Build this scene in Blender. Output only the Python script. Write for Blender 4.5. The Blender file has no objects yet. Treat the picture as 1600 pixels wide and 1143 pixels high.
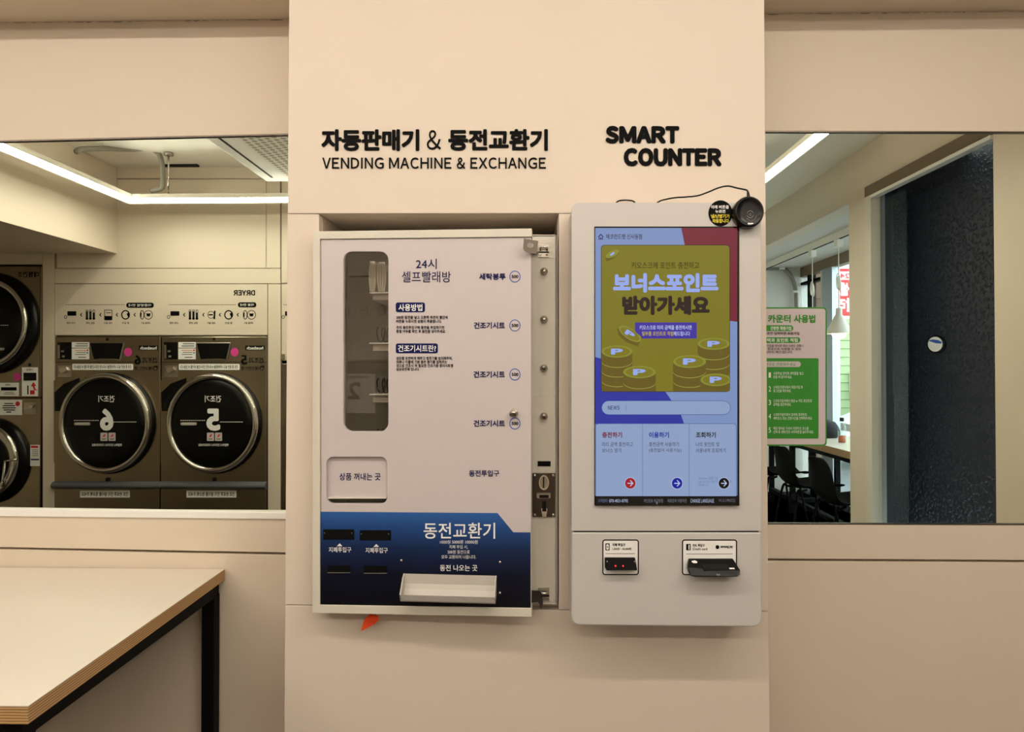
import bpy, bmesh, math
from mathutils import Vector, Matrix
from mathutils.geometry import tessellate_polygon

# ------------------------------------------------------------------ camera, world, exposure
SC = bpy.context.scene
COL = SC.collection
F_PX = 1100.0
CAM = Vector((0.0, -1.52, 1.40))
YAW, PITCH = math.radians(1.3), math.radians(0.7)
PPX = 823 - F_PX * math.tan(YAW)
PPY = 574 - F_PX * math.tan(PITCH)
cam_data = bpy.data.cameras.new('camera')
cam_data.sensor_width = 36.0
cam_data.lens = F_PX * 36.0 / 1600.0
cam_data.shift_x = (800 - PPX) / 1600.0
cam_data.shift_y = (PPY - 571.5) / 1600.0
cam_data.clip_start = 0.02
cam = bpy.data.objects.new('camera', cam_data)
COL.objects.link(cam)
cam.location = CAM
cam.rotation_euler = (math.pi / 2 + PITCH, 0, YAW)
SC.camera = cam

world = bpy.data.worlds.new('overcast_sky')
SC.world = world
world.use_nodes = True
bgn = world.node_tree.nodes['Background']
bgn.inputs[0].default_value = (0.80, 0.90, 1.0, 1)
bgn.inputs[1].default_value = 5.5

SC.view_settings.view_transform = 'Standard'
SC.view_settings.look = 'None'
SC.view_settings.gamma = 1.0
SC.view_settings.exposure = 0.0
SC.view_settings.use_curve_mapping = False

LED_STRENGTH = 42.0
LED_COLOR = (1.0, 0.92, 0.80)

# ------------------------------------------------------------------ materials
def lin(h):
    h = h.lstrip('#')
    out = []
    for i in (0, 2, 4):
        c = int(h[i:i + 2], 16) / 255.0
        out.append(c / 12.92 if c <= 0.04045 else ((c + 0.055) / 1.055) ** 2.4)
    return (*out, 1.0)

MATS = {}
def mat(name, hexcol, rough=0.5, metal=0.0, emit=0.0, noise=0.0, nscale=40.0, bump=0.0, coat=0.0, emit_hex=None, spec=0.5):
    m = bpy.data.materials.new(name)
    m.use_nodes = True
    nt = m.node_tree
    b = nt.nodes['Principled BSDF']
    c = lin(hexcol)
    b.inputs['Base Color'].default_value = c
    b.inputs['Roughness'].default_value = rough
    b.inputs['Metallic'].default_value = metal
    b.inputs['Specular IOR Level'].default_value = spec
    b.inputs['Coat Weight'].default_value = coat
    if emit:
        b.inputs['Emission Color'].default_value = lin(emit_hex or hexcol)
        b.inputs['Emission Strength'].default_value = emit
    if noise or bump:
        tc = nt.nodes.new('ShaderNodeTexCoord')
        nz = nt.nodes.new('ShaderNodeTexNoise')
        nz.inputs['Scale'].default_value = nscale
        nz.inputs['Detail'].default_value = 4
        nt.links.new(tc.outputs['Object'], nz.inputs['Vector'])
        if noise:
            mx = nt.nodes.new('ShaderNodeMixRGB')
            mx.blend_type = 'MIX'
            mx.inputs[1].default_value = tuple(v * (1 - noise) for v in c[:3]) + (1,)
            mx.inputs[2].default_value = tuple(min(1, v * (1 + noise)) for v in c[:3]) + (1,)
            nt.links.new(nz.outputs['Fac'], mx.inputs[0])
            nt.links.new(mx.outputs[0], b.inputs['Base Color'])
        if bump:
            bp = nt.nodes.new('ShaderNodeBump')
            bp.inputs['Strength'].default_value = bump
            bp.inputs['Distance'].default_value = 0.01
            nt.links.new(nz.outputs['Fac'], bp.inputs['Height'])
            nt.links.new(bp.outputs['Normal'], b.inputs['Normal'])
    MATS[name] = m
    return m

def screen(name, hexcol, k=1.0):
    # a lit display: the colour is given off, the cover glass reflects
    return mat(name, '#050505', rough=0.12, emit=k * 0.86, emit_hex=hexcol, spec=0.5)

mat('wall_paint', '#dccdba', rough=0.55, noise=0.012, nscale=6)
mat('column_paint', '#e0d1c1', rough=0.55, noise=0.012, nscale=6)
mat('ceiling_paint', '#f7f3e9', rough=0.8, noise=0.02, nscale=8, bump=0.05)
mat('nook_paint', '#d9d5cf', rough=0.8, noise=0.03, nscale=8)
mat('floor_tile', '#35291e', rough=0.45, noise=0.08, nscale=5)
mat('cream_metal', '#d9d2c4', rough=0.38, noise=0.01)
mat('pink_panel', '#cdc2c2', rough=0.35, noise=0.008)
mat('kiosk_white', '#cac5c1', rough=0.38, noise=0.008)
mat('white_metal', '#f2efeb', rough=0.35)
mat('white_print', '#f4f1ee', rough=0.5)
mat('black_print', '#070606', rough=0.7, spec=0.12)
mat('navy_print', '#0c1450', rough=0.6, spec=0.15)
mat('blue_print', '#2456b0', rough=0.5)
mat('grey_print', '#7a756d', rough=0.5)
mat('black_plastic', '#060606', rough=0.25, spec=0.3)
mat('black_matte', '#060505', rough=0.7, spec=0.15)
mat('dark_hole', '#020202', rough=0.9)
mat('grey_cavity', '#a59d90', rough=0.6)
mat('chrome', '#d6d2cc', rough=0.12, metal=1.0)
mat('dark_steel', '#5a5149', rough=0.34, metal=1.0, noise=0.05, nscale=60)
mat('stainless', '#a09480', rough=0.27, metal=1.0, noise=0.05, nscale=20)
mat('alcove_panel', '#1e2a33', rough=0.5, spec=0.3)
mat('tray_metal', '#c4beb6', rough=0.38)
mat('zinc', '#b9b2a8', rough=0.28, metal=1.0)
mat('grey_rubber', '#54565a', rough=0.55)
mat('conduit_grey', '#8d877c', rough=0.6, noise=0.1, nscale=90)
mat('bag_paper', '#efe8d6', rough=0.7, noise=0.05, nscale=30)
mat('orange_ribbon', '#e8481c', rough=0.45, noise=0.06, nscale=30)
mat('laminate_white', '#e2d8cb', rough=0.32)
mat('red_led', '#ff2030', emit=3.0)
mat('led_glow', '#ffffff', emit=LED_STRENGTH)
MATS['led_glow'].node_tree.nodes['Principled BSDF'].inputs['Emission Color'].default_value = (*LED_COLOR, 1)
mat('bulb_glow', '#ffffff', emit=9.0, emit_hex='#ffeccf')
mat('shade_white', '#f0e9dd', rough=0.5)
mat('magenta_sticker', '#d23a90', rough=0.5)
mat('red_print', '#c9202c', rough=0.5)
mat('orange_print', '#e08a50', rough=0.5)
mat('sky_print', '#4a84c8', rough=0.5)
mat('yellow_print', '#efdc3a', rough=0.5)
mat('poster_green', '#2f8a22', rough=0.35)
mat('poster_pink', '#cfc1c3', rough=0.35)
mat('banner_red', '#d81f2a', rough=0.6)
mat('banner_sky', '#d4ecf4', rough=0.6)
mat('chair_black', '#060505', rough=0.7, spec=0.1)
mat('siding_green', '#a9c28d', rough=0.7, noise=0.08, nscale=12)
mat('facade_brown', '#6a5342', rough=0.7, noise=0.15, nscale=10)
mat('asphalt', '#6f7074', rough=0.85, noise=0.15, nscale=30)
mat('aluminium', '#b8bec6', rough=0.35, metal=0.9)
mat('bronze_frame', '#7c6a52', rough=0.4)
mat('amber_drink', '#b5480c', rough=0.1, spec=0.8)
mat('dark_navy_fabric', '#15161f', rough=0.8, noise=0.2, nscale=40)
mat('car_white', '#e8ebee', rough=0.2, coat=0.6)
mat('car_glass', '#10151a', rough=0.08)
mat('tyre', '#101010', rough=0.8)

def wood_edge():
    m = mat('plywood_edge', '#b58d5d', rough=0.55)
    nt = m.node_tree; b = nt.nodes['Principled BSDF']
    tc = nt.nodes.new('ShaderNodeTexCoord'); w = nt.nodes.new('ShaderNodeTexWave')
    w.bands_direction = 'Z'; w.inputs['Scale'].default_value = 75; w.inputs['Distortion'].default_value = 0.6
    r = nt.nodes.new('ShaderNodeValToRGB')
    r.color_ramp.elements[0].color = lin('#8a6238'); r.color_ramp.elements[1].color = lin('#d3ab77')
    nt.links.new(tc.outputs['Object'], w.inputs['Vector']); nt.links.new(w.outputs['Fac'], r.inputs[0])
    nt.links.new(r.outputs[0], b.inputs['Base Color'])
wood_edge()

def gradient_blue():
    # the printed navy panel fades from blue at its top edge to near black
    m = mat('printed_blue', '#15295a', rough=0.3)
    nt = m.node_tree; b = nt.nodes['Principled BSDF']
    tc = nt.nodes.new('ShaderNodeTexCoord'); s = nt.nodes.new('ShaderNodeSeparateXYZ')
    r = nt.nodes.new('ShaderNodeValToRGB')
    e = r.color_ramp.elements
    e[0].position = 0.0; e[0].color = lin('#05060f')
    e[1].position = 1.0; e[1].color = lin('#2f62a8')
    for p, c in ((0.35, '#080c22'), (0.62, '#142850'), (0.85, '#234a88')):
        x = e.new(p); x.color = lin(c)
    nt.links.new(tc.outputs['Generated'], s.inputs[0]); nt.links.new(s.outputs['Z'], r.inputs[0])
    nt.links.new(r.outputs[0], b.inputs['Base Color'])
gradient_blue()

def stucco():
    m = mat('dark_stucco', '#131a2b', rough=0.55)
    nt = m.node_tree; b = nt.nodes['Principled BSDF']
    tc = nt.nodes.new('ShaderNodeTexCoord')
    v = nt.nodes.new('ShaderNodeTexNoise'); v.inputs['Scale'].default_value = 48; v.inputs['Detail'].default_value = 1
    r = nt.nodes.new('ShaderNodeValToRGB'); r.color_ramp.elements[0].position = 0.54; r.color_ramp.elements[1].position = 0.72
    bp = nt.nodes.new('ShaderNodeBump'); bp.inputs['Strength'].default_value = 1.0; bp.inputs['Distance'].default_value = 0.03
    nt.links.new(tc.outputs['Object'], v.inputs['Vector']); nt.links.new(v.outputs['Fac'], r.inputs[0])
    nt.links.new(r.outputs[0], bp.inputs['Height']); nt.links.new(bp.outputs['Normal'], b.inputs['Normal'])
stucco()

def glass(name, tint, refl_tint=(1, 1, 1, 1)):
    m = bpy.data.materials.new(name); m.use_nodes = True
    nt = m.node_tree; nt.nodes.clear()
    out = nt.nodes.new('ShaderNodeOutputMaterial'); mx = nt.nodes.new('ShaderNodeMixShader')
    t = nt.nodes.new('ShaderNodeBsdfTransparent'); g = nt.nodes.new('ShaderNodeBsdfGlossy')
    fr = nt.nodes.new('ShaderNodeFresnel'); geo = nt.nodes.new('ShaderNodeNewGeometry'); io = nt.nodes.new('ShaderNodeMapRange')
    io.inputs['To Min'].default_value = 1.5; io.inputs['To Max'].default_value = 1 / 1.5     # same index from either side of a thin pane
    nt.links.new(geo.outputs['Backfacing'], io.inputs['Value']); nt.links.new(io.outputs[0], fr.inputs['IOR'])
    t.inputs[0].default_value = tint; g.inputs[0].default_value = refl_tint; g.inputs['Roughness'].default_value = 0.0
    nt.links.new(fr.outputs[0], mx.inputs[0]); nt.links.new(t.outputs[0], mx.inputs[1]); nt.links.new(g.outputs[0], mx.inputs[2])
    nt.links.new(mx.outputs[0], out.inputs[0])
    MATS[name] = m
glass('clear_glass', (0.93, 0.96, 0.95, 1))
glass('door_leaf_glass', (0.80, 0.86, 0.90, 1), (0.40, 0.46, 0.52, 1))
glass('smoked_glass', (0.95, 0.94, 0.92, 1))

def mirror_mat():
    m = bpy.data.materials.new('mirror_silver'); m.use_nodes = True
    nt = m.node_tree; nt.nodes.clear()
    out = nt.nodes.new('ShaderNodeOutputMaterial'); g = nt.nodes.new('ShaderNodeBsdfGlossy')
    g.inputs[0].default_value = (0.80, 0.87, 0.78, 1); g.inputs['Roughness'].default_value = 0.0
    nt.links.new(g.outputs[0], out.inputs[0])
    MATS['mirror_silver'] = m
mirror_mat()

# display colours
screen('lcd_sky', '#8aa3d8', 0.85)
screen('lcd_pale', '#9db4de', 0.85)
screen('lcd_wine', '#7c1d38', 0.9)
screen('lcd_blue', '#2b36a8', 0.95)
screen('lcd_olive', '#827c1e', 0.95)
screen('lcd_coin_side', '#6b5c1e', 0.95)
screen('lcd_coin_top', '#8f9436', 0.95)
screen('lcd_coin_line', '#a3a548', 0.95)
screen('lcd_lilac', '#9fb4fa', 0.95)
screen('lcd_ink', '#241318', 0.9)
screen('lcd_purple', '#3f2fa8', 0.95)
screen('lcd_white', '#c8d6fa', 0.95)
screen('lcd_yellow', '#c0b030', 0.95)
screen('lcd_navy', '#1c2470', 0.95)
screen('lcd_red', '#a81822', 0.95)
screen('lcd_button_blue', '#1420a0', 0.95)
screen('lcd_black', '#050506', 0.5)
screen('lcd_grey', '#8a8f9c', 0.8)
screen('lcd_outline', '#4a5aa0', 0.8)
screen('lcd_faint', '#7487ae', 0.85)

# ------------------------------------------------------------------ planes on which photo measurements are laid
R = cam.rotation_euler.to_matrix()
YM = 0.205                                   # the silver face of both mirrors

def ray(px, py):
    return R @ Vector(((px - PPX) / F_PX, -(py - PPY) / F_PX, -1.0))

class Plane:
    """A real plane: o point, n normal towards the viewer. seen_in_mirror: the plane as it appears behind the mirror; points come back reflected to their real place."""
    def __init__(s, o, n, seen_in_mirror=False):
        s.o, s.n, s.m = Vector(o), Vector(n).normalized(), seen_in_mirror
        s.nw = Vector((s.n.x, -s.n.y, s.n.z)) if s.m else s.n
    def real(s, p):
        return Vector((p.x, 2 * YM - p.y, p.z)) if s.m else p
    def pt(s, px, py, off=0.0):
        d = ray(px, py)
        o = s.o + s.n * off
        t = (o - CAM).dot(s.n) / d.dot(s.n)
        return s.real(CAM + d * t)
    def flat(s, px, py, off=0.0):
        # the place on the plane itself, then straight out along the normal
        return s.pt(px, py, 0.0) + s.nw * off
    def scale(s, px, py):
        return (s.pt(px + 1, py) - s.pt(px, py)).length

def wall_at(y):
    return Plane((0, y, 0), (0, -1, 0))
def seen(Z):
    return Plane((0, CAM.y + Z, 0), (0, -1, 0), True)
def seen_x(X):
    return Plane((X, 0, 0), (-1, 0, 0), True)

# ------------------------------------------------------------------ mesh collector
def rrect(x0, y0, x1, y1, rx, ry=None, n=5):
    ry = ry or rx
    out = []
    for cx, cy, a0 in ((x1 - rx, y0 + ry, -90), (x1 - rx, y1 - ry, 0), (x0 + rx, y1 - ry, 90), (x0 + rx, y0 + ry, 180)):
        for i in range(n + 1):
            a = math.radians(a0 + 90 * i / n)
            out.append((cx + rx * math.cos(a), cy + ry * math.sin(a)))
    return out
def rect(x0, y0, x1, y1):
    return [(x0, y0), (x1, y0), (x1, y1), (x0, y1)]
def ell(cx, cy, rx, ry, n=32, rot=0.0):
    c, s = math.cos(rot), math.sin(rot)
    out = []
    for i in range(n):
        a = 2 * math.pi * i / n
        x, y = rx * math.cos(a), ry * math.sin(a)
        out.append((cx + x * c - y * s, cy + x * s + y * c))
    return out

_TXT = {}
_ADV = dict(zip('ABCDEFGHIJKLMNOPQRSTUVWXYZ&', (.70, .70, .72, .72, .64, .60, .77, .72, .28, .55, .70, .58, .85, .72, .78, .66, .78, .71, .66, .62, .72, .67, .95, .67, .67, .62, .72)))
def raw_text(s):
    c = bpy.data.curves.new('type', 'FONT')
    c.body = s; c.resolution_u = 3
    o = bpy.data.objects.new('type', c)
    me = o.to_mesh()
    vs = [v.co.copy() for v in me.vertices]; fs = [tuple(p.vertices) for p in me.polygons]
    o.to_mesh_clear()
    bpy.data.objects.remove(o); bpy.data.curves.remove(c)
    return vs, fs
def grotesk(s):
    # plain sans capitals: the full-width forms of the letters, set to proportional widths
    vs, fs, x = [], [], 0.0
    for ch in s:
        if ch == ' ': x += .26; continue
        if ch == 'I': v, f = [Vector(p) for p in ((0, 0, 0), (.085, 0, 0), (.085, .733, 0), (0, .733, 0))], [(0, 1, 2, 3)]
        else: v, f = raw_text(chr(ord(ch) + 0xFEE0))
        a, b = min(p.x for p in v), max(p.x for p in v)
        w = _ADV[ch]; sb = .045 if ch in 'ATVXY' else .075
        if ch == 'I': sb = .09
        k = len(vs); g = (w - 2 * sb) / (b - a)
        if ch == 'I': g = 1.0
        vs += [Vector((x + sb + (p.x - a) * g, p.y, 0)) for p in v]; fs += [tuple(k + i for i in q) for q in f]
        x += w
    return vs, fs
def text_mesh(s, bold, caps=False):
    k = (s, bold, caps)
    if k not in _TXT:
        vs, fs = grotesk(s) if caps else raw_text(s)
        if bold > 0:
            # a heavier cut: the strokes are widened by drawing the letters again a little to each side
            n0 = len(vs); n = 8 if bold > .03 else 4
            base_v, base_f = list(vs), list(fs)
            for i in range(n):
                a = 2 * math.pi * (i + .5) / n
                d = Vector((bold * math.cos(a), bold * math.sin(a), (i + 1) * 1.5e-5)); o = len(vs)
                vs += [p + d for p in base_v]; fs += [tuple(o + j for j in f) for f in base_f]
        xs = [v.x for v in vs]; ys = [v.y for v in vs]
        _TXT[k] = (vs, fs, min(xs), max(xs), min(ys), max(ys))
    return _TXT[k]

class MB:
    def __init__(s):
        s.v, s.f, s.fm, s.sm, s.mats = [], [], [], [], []
    def mi(s, name):
        if name not in s.mats: s.mats.append(name)
        return s.mats.index(name)
    def add(s, verts, faces, m, smooth=False):
        b = len(s.v); i = s.mi(m)
        s.v += [Vector(v) for v in verts]
        for f in faces:
            s.f.append(tuple(b + k for k in f)); s.fm.append(i); s.sm.append(smooth)
        return s
    # a flat or thick shape drawn on a plane (loops: outer outline, then holes); d0..d1 distances in front of it
    def shape(s, pl, loops, d0, d1, m, side=None):
        if not isinstance(loops[0][0], (tuple, list)): loops = [loops]
        top = [[pl.flat(x, y, d1) for x, y in lp] for lp in loops]
        flatv = [p for lp in top for p in lp]
        n = len(flatv)
        if len(loops) == 1 and n <= 4:
            tris = [tuple(range(n))]
        else:
            tris = tessellate_polygon([[Vector((x, y, 0)) for x, y in lp] for lp in loops])
        if d0 is None or abs(d1 - d0) < 1e-7:
            return s.add(flatv, tris, m)
        back = [p - pl.nw * (d1 - d0) for p in flatv]
        faces = list(tris) + [tuple(n + k for k in reversed(t)) for t in tris]
        b0 = 0; sides = []
        for lp in loops:
            L = len(lp)
            for k in range(L):
                a, c = b0 + k, b0 + (k + 1) % L
                sides.append((a, c, n + c, n + a))
            b0 += L
        s.add(flatv + back, faces + (sides if not side else []), m)
        if side: s.add(flatv + back, sides, side)
        return s
    def outline(s, pl, loop_fn, w, d0, d1, m):
        x0, y0, x1, y1, r = loop_fn
        return s.shape(pl, [rrect(x0, y0, x1, y1, r), list(reversed(rrect(x0 + w, y0 + w, x1 - w, y1 - w, max(r - w, 0.3))))], d0, d1, m)
    def ring(s, pl, cx, cy, rx, ry, w, d0, d1, m, n=32):
        return s.shape(pl, [ell(cx, cy, rx, ry, n), list(reversed(ell(cx, cy, rx - w, ry - w, n)))], d0, d1, m)
    def text(s, t, x0, y0, x1, y1, pl, m, off=0.0008, bold=0.0, flip=False, rot=0.0, caps=False):
        vs, fs, a, b, c, d = text_mesh(t, bold, caps)
        out = []
        cx, cy = (x0 + x1) / 2, (y0 + y1) / 2
        for v in vs:
            u, w = (v.x - a) / (b - a), (v.y - c) / (d - c)
            if flip: u = 1 - u
            X, Y = x0 + u * (x1 - x0), y1 - w * (y1 - y0)
            if rot:
                dx, dy = X - cx, Y - cy
                X, Y = cx + dx * math.cos(rot) - dy * math.sin(rot), cy + dx * math.sin(rot) + dy * math.cos(rot)
            out.append(pl.flat(X, Y, off + v.z))
        return s.add(out, fs, m)
    # lathe about the plane normal: profile [(radius_px, distance)], kx ky stretch
    def lathe(s, pl, cx, cy, prof, m, kx=1.0, ky=1.0, n=40, base=0.0):
        c = pl.flat(cx, cy, base); sc = pl.scale(cx, cy)
        zx = Vector((0, 0, 1)); ux = pl.nw.cross(zx).normalized()
        vs, fs = [], []
        for r, d in prof:
            for i in range(n):
                a = 2 * math.pi * i / n
                vs.append(c + pl.nw * d + ux * (r * sc * kx * math.cos(a)) + zx * (r * sc * ky * math.sin(a)))
        for j in range(len(prof) - 1):
            for i in range(n):
                k = (i + 1) % n
                fs.append((j * n + i, j * n + k, (j + 1) * n + k, (j + 1) * n + i))
        if prof[-1][0] > 1e-6: fs.append(tuple((len(prof) - 1) * n + i for i in range(n)))
        s.add(vs, fs, m, smooth=True)
        return s
    def box(s, a, b, m):
        x0, y0, z0 = (min(a[i], b[i]) for i in range(3)); x1, y1, z1 = (max(a[i], b[i]) for i in range(3))
        v = [(x0, y0, z0), (x1, y0, z0), (x1, y1, z0), (x0, y1, z0), (x0, y0, z1), (x1, y0, z1), (x1, y1, z1), (x0, y1, z1)]
        return s.add(v, [(0, 3, 2, 1), (4, 5, 6, 7), (0, 1, 5, 4), (1, 2, 6, 5), (2, 3, 7, 6), (3, 0, 4, 7)], m)
    def tube(s, pts, r, m, n=10, closed=False):
        pts = [Vector(p) for p in pts]; vs, fs = [], []
        N = len(pts); prev = None
        for i, p in enumerate(pts):
            if closed: t = (pts[(i + 1) % N] - pts[i - 1]).normalized()
            else: t = (pts[min(i + 1, N - 1)] - pts[max(i - 1, 0)]).normalized()
            if prev is None:
                a = Vector((0, 0, 1)) if abs(t.z) < 0.9 else Vector((1, 0, 0))
                u = t.cross(a).normalized()
            else:
                u = (prev - t * prev.dot(t)).normalized()
            prev = u; w = t.cross(u)
            rr = r[i] if isinstance(r, (list, tuple)) else r
            for k in range(n):
                a = 2 * math.pi * k / n
                vs.append(p + u * (rr * math.cos(a)) + w * (rr * math.sin(a)))
        for i in range(N if closed else N - 1):
            j = (i + 1) % N
            for k in range(n):
                l = (k + 1) % n
                fs.append((i * n + k, i * n + l, j * n + l, j * n + k))
        if not closed:
            fs.append(tuple(reversed(range(n)))); fs.append(tuple((N - 1) * n + k for k in range(n)))
        return s.add(vs, fs, m, smooth=True)
    def turned(s, o, prof, m, n=28, axis=(0, 0, 1)):
        o = Vector(o); vs, fs = [], []
        ax = Vector(axis).normalized(); q = Vector((0, 0, 1)).rotation_difference(ax)
        for r, z in prof:
            for i in range(n):
                a = 2 * math.pi * i / n
                vs.append(o + q @ Vector((r * math.cos(a), r * math.sin(a), z)))
        for j in range(len(prof) - 1):
            for i in range(n):
                k = (i + 1) % n
                fs.append((j * n + i, j * n + k, (j + 1) * n + k, (j + 1) * n + i))
        if prof[0][0] > 1e-6: fs.append(tuple(reversed(range(n))))
        if prof[-1][0] > 1e-6: fs.append(tuple((len(prof) - 1) * n + i for i in range(n)))
        return s.add(vs, fs, m, smooth=True)
    def extrude(s, prof, path_a, path_b, m):
        """prof: list of 3D points closed outline at end A, moved by (b - a) for end B"""
        d = Vector(path_b) - Vector(path_a); n = len(prof)
        vs = [Vector(p) for p in prof] + [Vector(p) + d for p in prof]
        fs = [tuple(range(n)), tuple(reversed(range(n, 2 * n)))] + [(k, (k + 1) % n, n + (k + 1) % n, n + k) for k in range(n)]
        return s.add(vs, fs, m)

def smooth_path(pts, k=8):
    pts = [Vector(p) for p in pts]; out = []
    for i in range(len(pts) - 1):
        p0, p1, p2, p3 = pts[max(i - 1, 0)], pts[i], pts[i + 1], pts[min(i + 2, len(pts) - 1)]
        for j in range(k):
            t = j / k
            out.append(0.5 * ((2 * p1) + (p2 - p0) * t + (2 * p0 - 5 * p1 + 4 * p2 - p3) * t * t + (3 * p1 - p0 - 3 * p2 + p3) * t ** 3))
    out.append(pts[-1])
    return out

# ------------------------------------------------------------------ objects
def origin_of(o):
    p = Vector((0, 0, 0))
    while o is not None:
        p += o.location; o = o.parent
    return p

def obj(name, mb, parent=None, bevel=0.0, label=None, kind=None, at=None, solidify=0.0, segs=2):
    me = bpy.data.meshes.new(name)
    base = origin_of(parent) if parent else Vector(at or (0, 0, 0))
    me.from_pydata([v - base for v in mb.v], [], mb.f)
    for nm in mb.mats: me.materials.append(MATS[nm])
    for p, i, sm in zip(me.polygons, mb.fm, mb.sm):
        p.material_index = i; p.use_smooth = sm
    b = bmesh.new(); b.from_mesh(me)
    bmesh.ops.remove_doubles(b, verts=b.verts, dist=1e-6)
    bmesh.ops.recalc_face_normals(b, faces=b.faces)
    b.to_mesh(me); b.free()
    o = bpy.data.objects.new(name, me)
    COL.objects.link(o)
    if parent: o.parent = parent
    else: o.location = base
    if solidify:
        md = o.modifiers.new('thickness', 'SOLIDIFY'); md.thickness = solidify; md.offset = 0
    if bevel:
        md = o.modifiers.new('bevel', 'BEVEL'); md.width = bevel; md.segments = segs; md.limit_method = 'ANGLE'; md.angle_limit = math.radians(40)
        md.harden_normals = False
    if label: o['label'] = label
    if kind: o['kind'] = kind
    return o

def tag(o, label, cat, group=None):
    o['label'] = label; o['category'] = cat
    if group: o['group'] = group
    return o

def thing(name, label, cat, loc, group=None):
    o = bpy.data.objects.new(name, None)
    COL.objects.link(o); o.location = loc; o.empty_display_size = 0.05
    return tag(o, label, cat, group)

def struct(name, mb, bevel=0.0):
    return obj(name, mb, bevel=bevel, kind='structure')

def copy_tree(o, parent=None):
    c = o.copy(); COL.objects.link(c); c.parent = parent
    for ch in list(o.children): copy_tree(ch, c)
    return c

# ================================================================== THE ROOM
ZC = 1.40
def h2z(h): return ZC + h
def yv(Z): return 2 * YM - (CAM.y + Z)        # real y of something seen at distance Z in the mirrors
CEIL = h2z(1.44); SOFF = 2.262
WALL = wall_at(0.20); FRONT = wall_at(0.0)
XL, XR, YB = -4.6, 2.2, yv(5.0)
YN = yv(8.04)

# floor and ceilings
m = MB(); m.box((XL - .2, yv(6.0), -.06), (XR, .45, 0), 'floor_tile'); m.box((1.5, YN - .1, -.06), (3.1, yv(6.0), 0), 'floor_tile')
m.box((XR, YN - .1, -.06), (3.1, yv(4.85), 0), 'floor_tile')
struct('floor', m)
m = MB()
m.box((XL - .2, yv(6.0), CEIL), (XR + .1, .45, CEIL + .08), 'ceiling_paint'); m.box((1.4, YN - .1, CEIL), (XR + .1, yv(6.0), CEIL + .08), 'ceiling_paint')
struct('ceiling', m)
m = MB(); m.box((XR + .12, YN - .1, h2z(1.13)), (3.3, yv(4.80), h2z(1.23)), 'nook_paint'); struct('ceiling_nook', m)

# bulkhead above the mirror wall (left and right of the column) and the deep one on the left
xl, xr = FRONT.pt(447.5, 574).x, FRONT.pt(1197.5, 574).x
m = MB(); m.box((XL, 0.0, SOFF), (xl, .20, CEIL), 'wall_paint'); m.box((xr, 0.0, SOFF), (XR, .20, CEIL), 'wall_paint'); struct('trim_bulkhead', m, bevel=.002)
m = MB(); m.box((XL, yv(5.0), h2z(.822)), (-2.955, -.005, CEIL), 'wall_paint'); struct('trim_bulkhead_left', m, bevel=.002)

# mirror wall: backing, and panels with open joints
m = MB()
m.box((XL, .222, 0), (xl + .02, .30, CEIL), 'wall_paint'); m.box((xr - .02, .222, 0), (XR, .30, CEIL), 'wall_paint')
def wpanel(a, b, c, d):   # corners in photo measure: left-top, right-top, right-bottom, left-bottom
    m.shape(WALL, [a, b, c, d], -.020, 0, 'wall_paint')
LX = -1050
def ext(p, q, x): return (x, p[1] + (q[1] - p[1]) * (x - p[0]) / (q[0] - p[0]))
def left_panel(t0, t1, b0, b1): wpanel(ext(t0, t1, LX), t1, b1, ext(b0, b1, LX))
left_panel((0, 0), (470, 0), (0, 219.5), (470, 208.2))
left_panel((0, 806), (470, 811), (0, 854.5), (470, 863.5))
left_panel((0, 858), (470, 867.5), (0, 1500), (470, 1500))
RX = 2150
wpanel((1150, 0), (RX, 0), (RX, 206.8), (1150, 204.3))
wpanel((1150, 818.5), (RX, 822), (RX, 878), (1150, 872.2))
wpanel((1150, 876), (RX, 882), (RX, 1500), (1150, 1500))
struct('wall_front', m, bevel=.0012)

# broken sealant line where the bulkhead meets the wall
import random
rnd = random.Random(4)
m = MB()
for x0, x1, ya, yb_ in ((-40, 446, 29.5, 19.5), (1198, 1640, 8.6, 1.0)):
    x = x0
    while x < x1:
        w = rnd.uniform(3, 26); g = rnd.uniform(1, 9); hgt = rnd.choice((.35, .5, .6, .9, 1.3))
        yy = ya + (yb_ - ya) * (x - x0) / (x1 - x0)
        zt = WALL.pt(x, yy)
        e = min(x + w, x1); q = WALL.pt(e, yy)
        s_ = hgt * .0011
        m.add([(zt.x, .1993, SOFF - .0012), (q.x, .1993, SOFF - .0012), (q.x - .002, .1993, SOFF - .0012 - s_), ((zt.x * 2 + q.x) / 3, .1993, SOFF - .0012 - s_ * 1.5), (zt.x + .001, .1993, SOFF - .0012 - s_ * .6)], [(0, 1, 2, 3, 4)], 'bronze_frame')
        x = e + g
struct('trim_1', m)

# the two mirrors
t = thing('mirror', 'wide wall mirror on the left, reflecting the row of dryers above the folding table', 'mirror', WALL.pt(200, 798))
m = MB(); m.shape(wall_at(YM), [ext((0, 218), (470, 207), LX), (470, 207), (470, 801), ext((0, 796), (470, 801), LX)], -.006, 0, 'mirror_silver'); obj('mirror_glass', m, t)
m = MB(); m.shape(WALL, [ext((0, 793.5), (470, 800), LX), (470, 800), (470, 810.6), ext((0, 805.6), (470, 810.6), LX)], -.015, .006, 'white_metal'); obj('ledge', m, t, bevel=.002, label='pale metal ledge under the mirror')
m = MB(); m.shape(WALL, [ext((0, 219.6), (470, 208.4), LX), (470, 208.4), (470, 210.4), ext((0, 221.6), (470, 210.4), LX)], -.006, .001, 'dark_steel'); obj('frame', m, t)
t = thing('mirror', 'wide wall mirror on the right, reflecting the dark doorway and the chairs by the window', 'mirror', WALL.pt(1400, 820))
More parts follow.
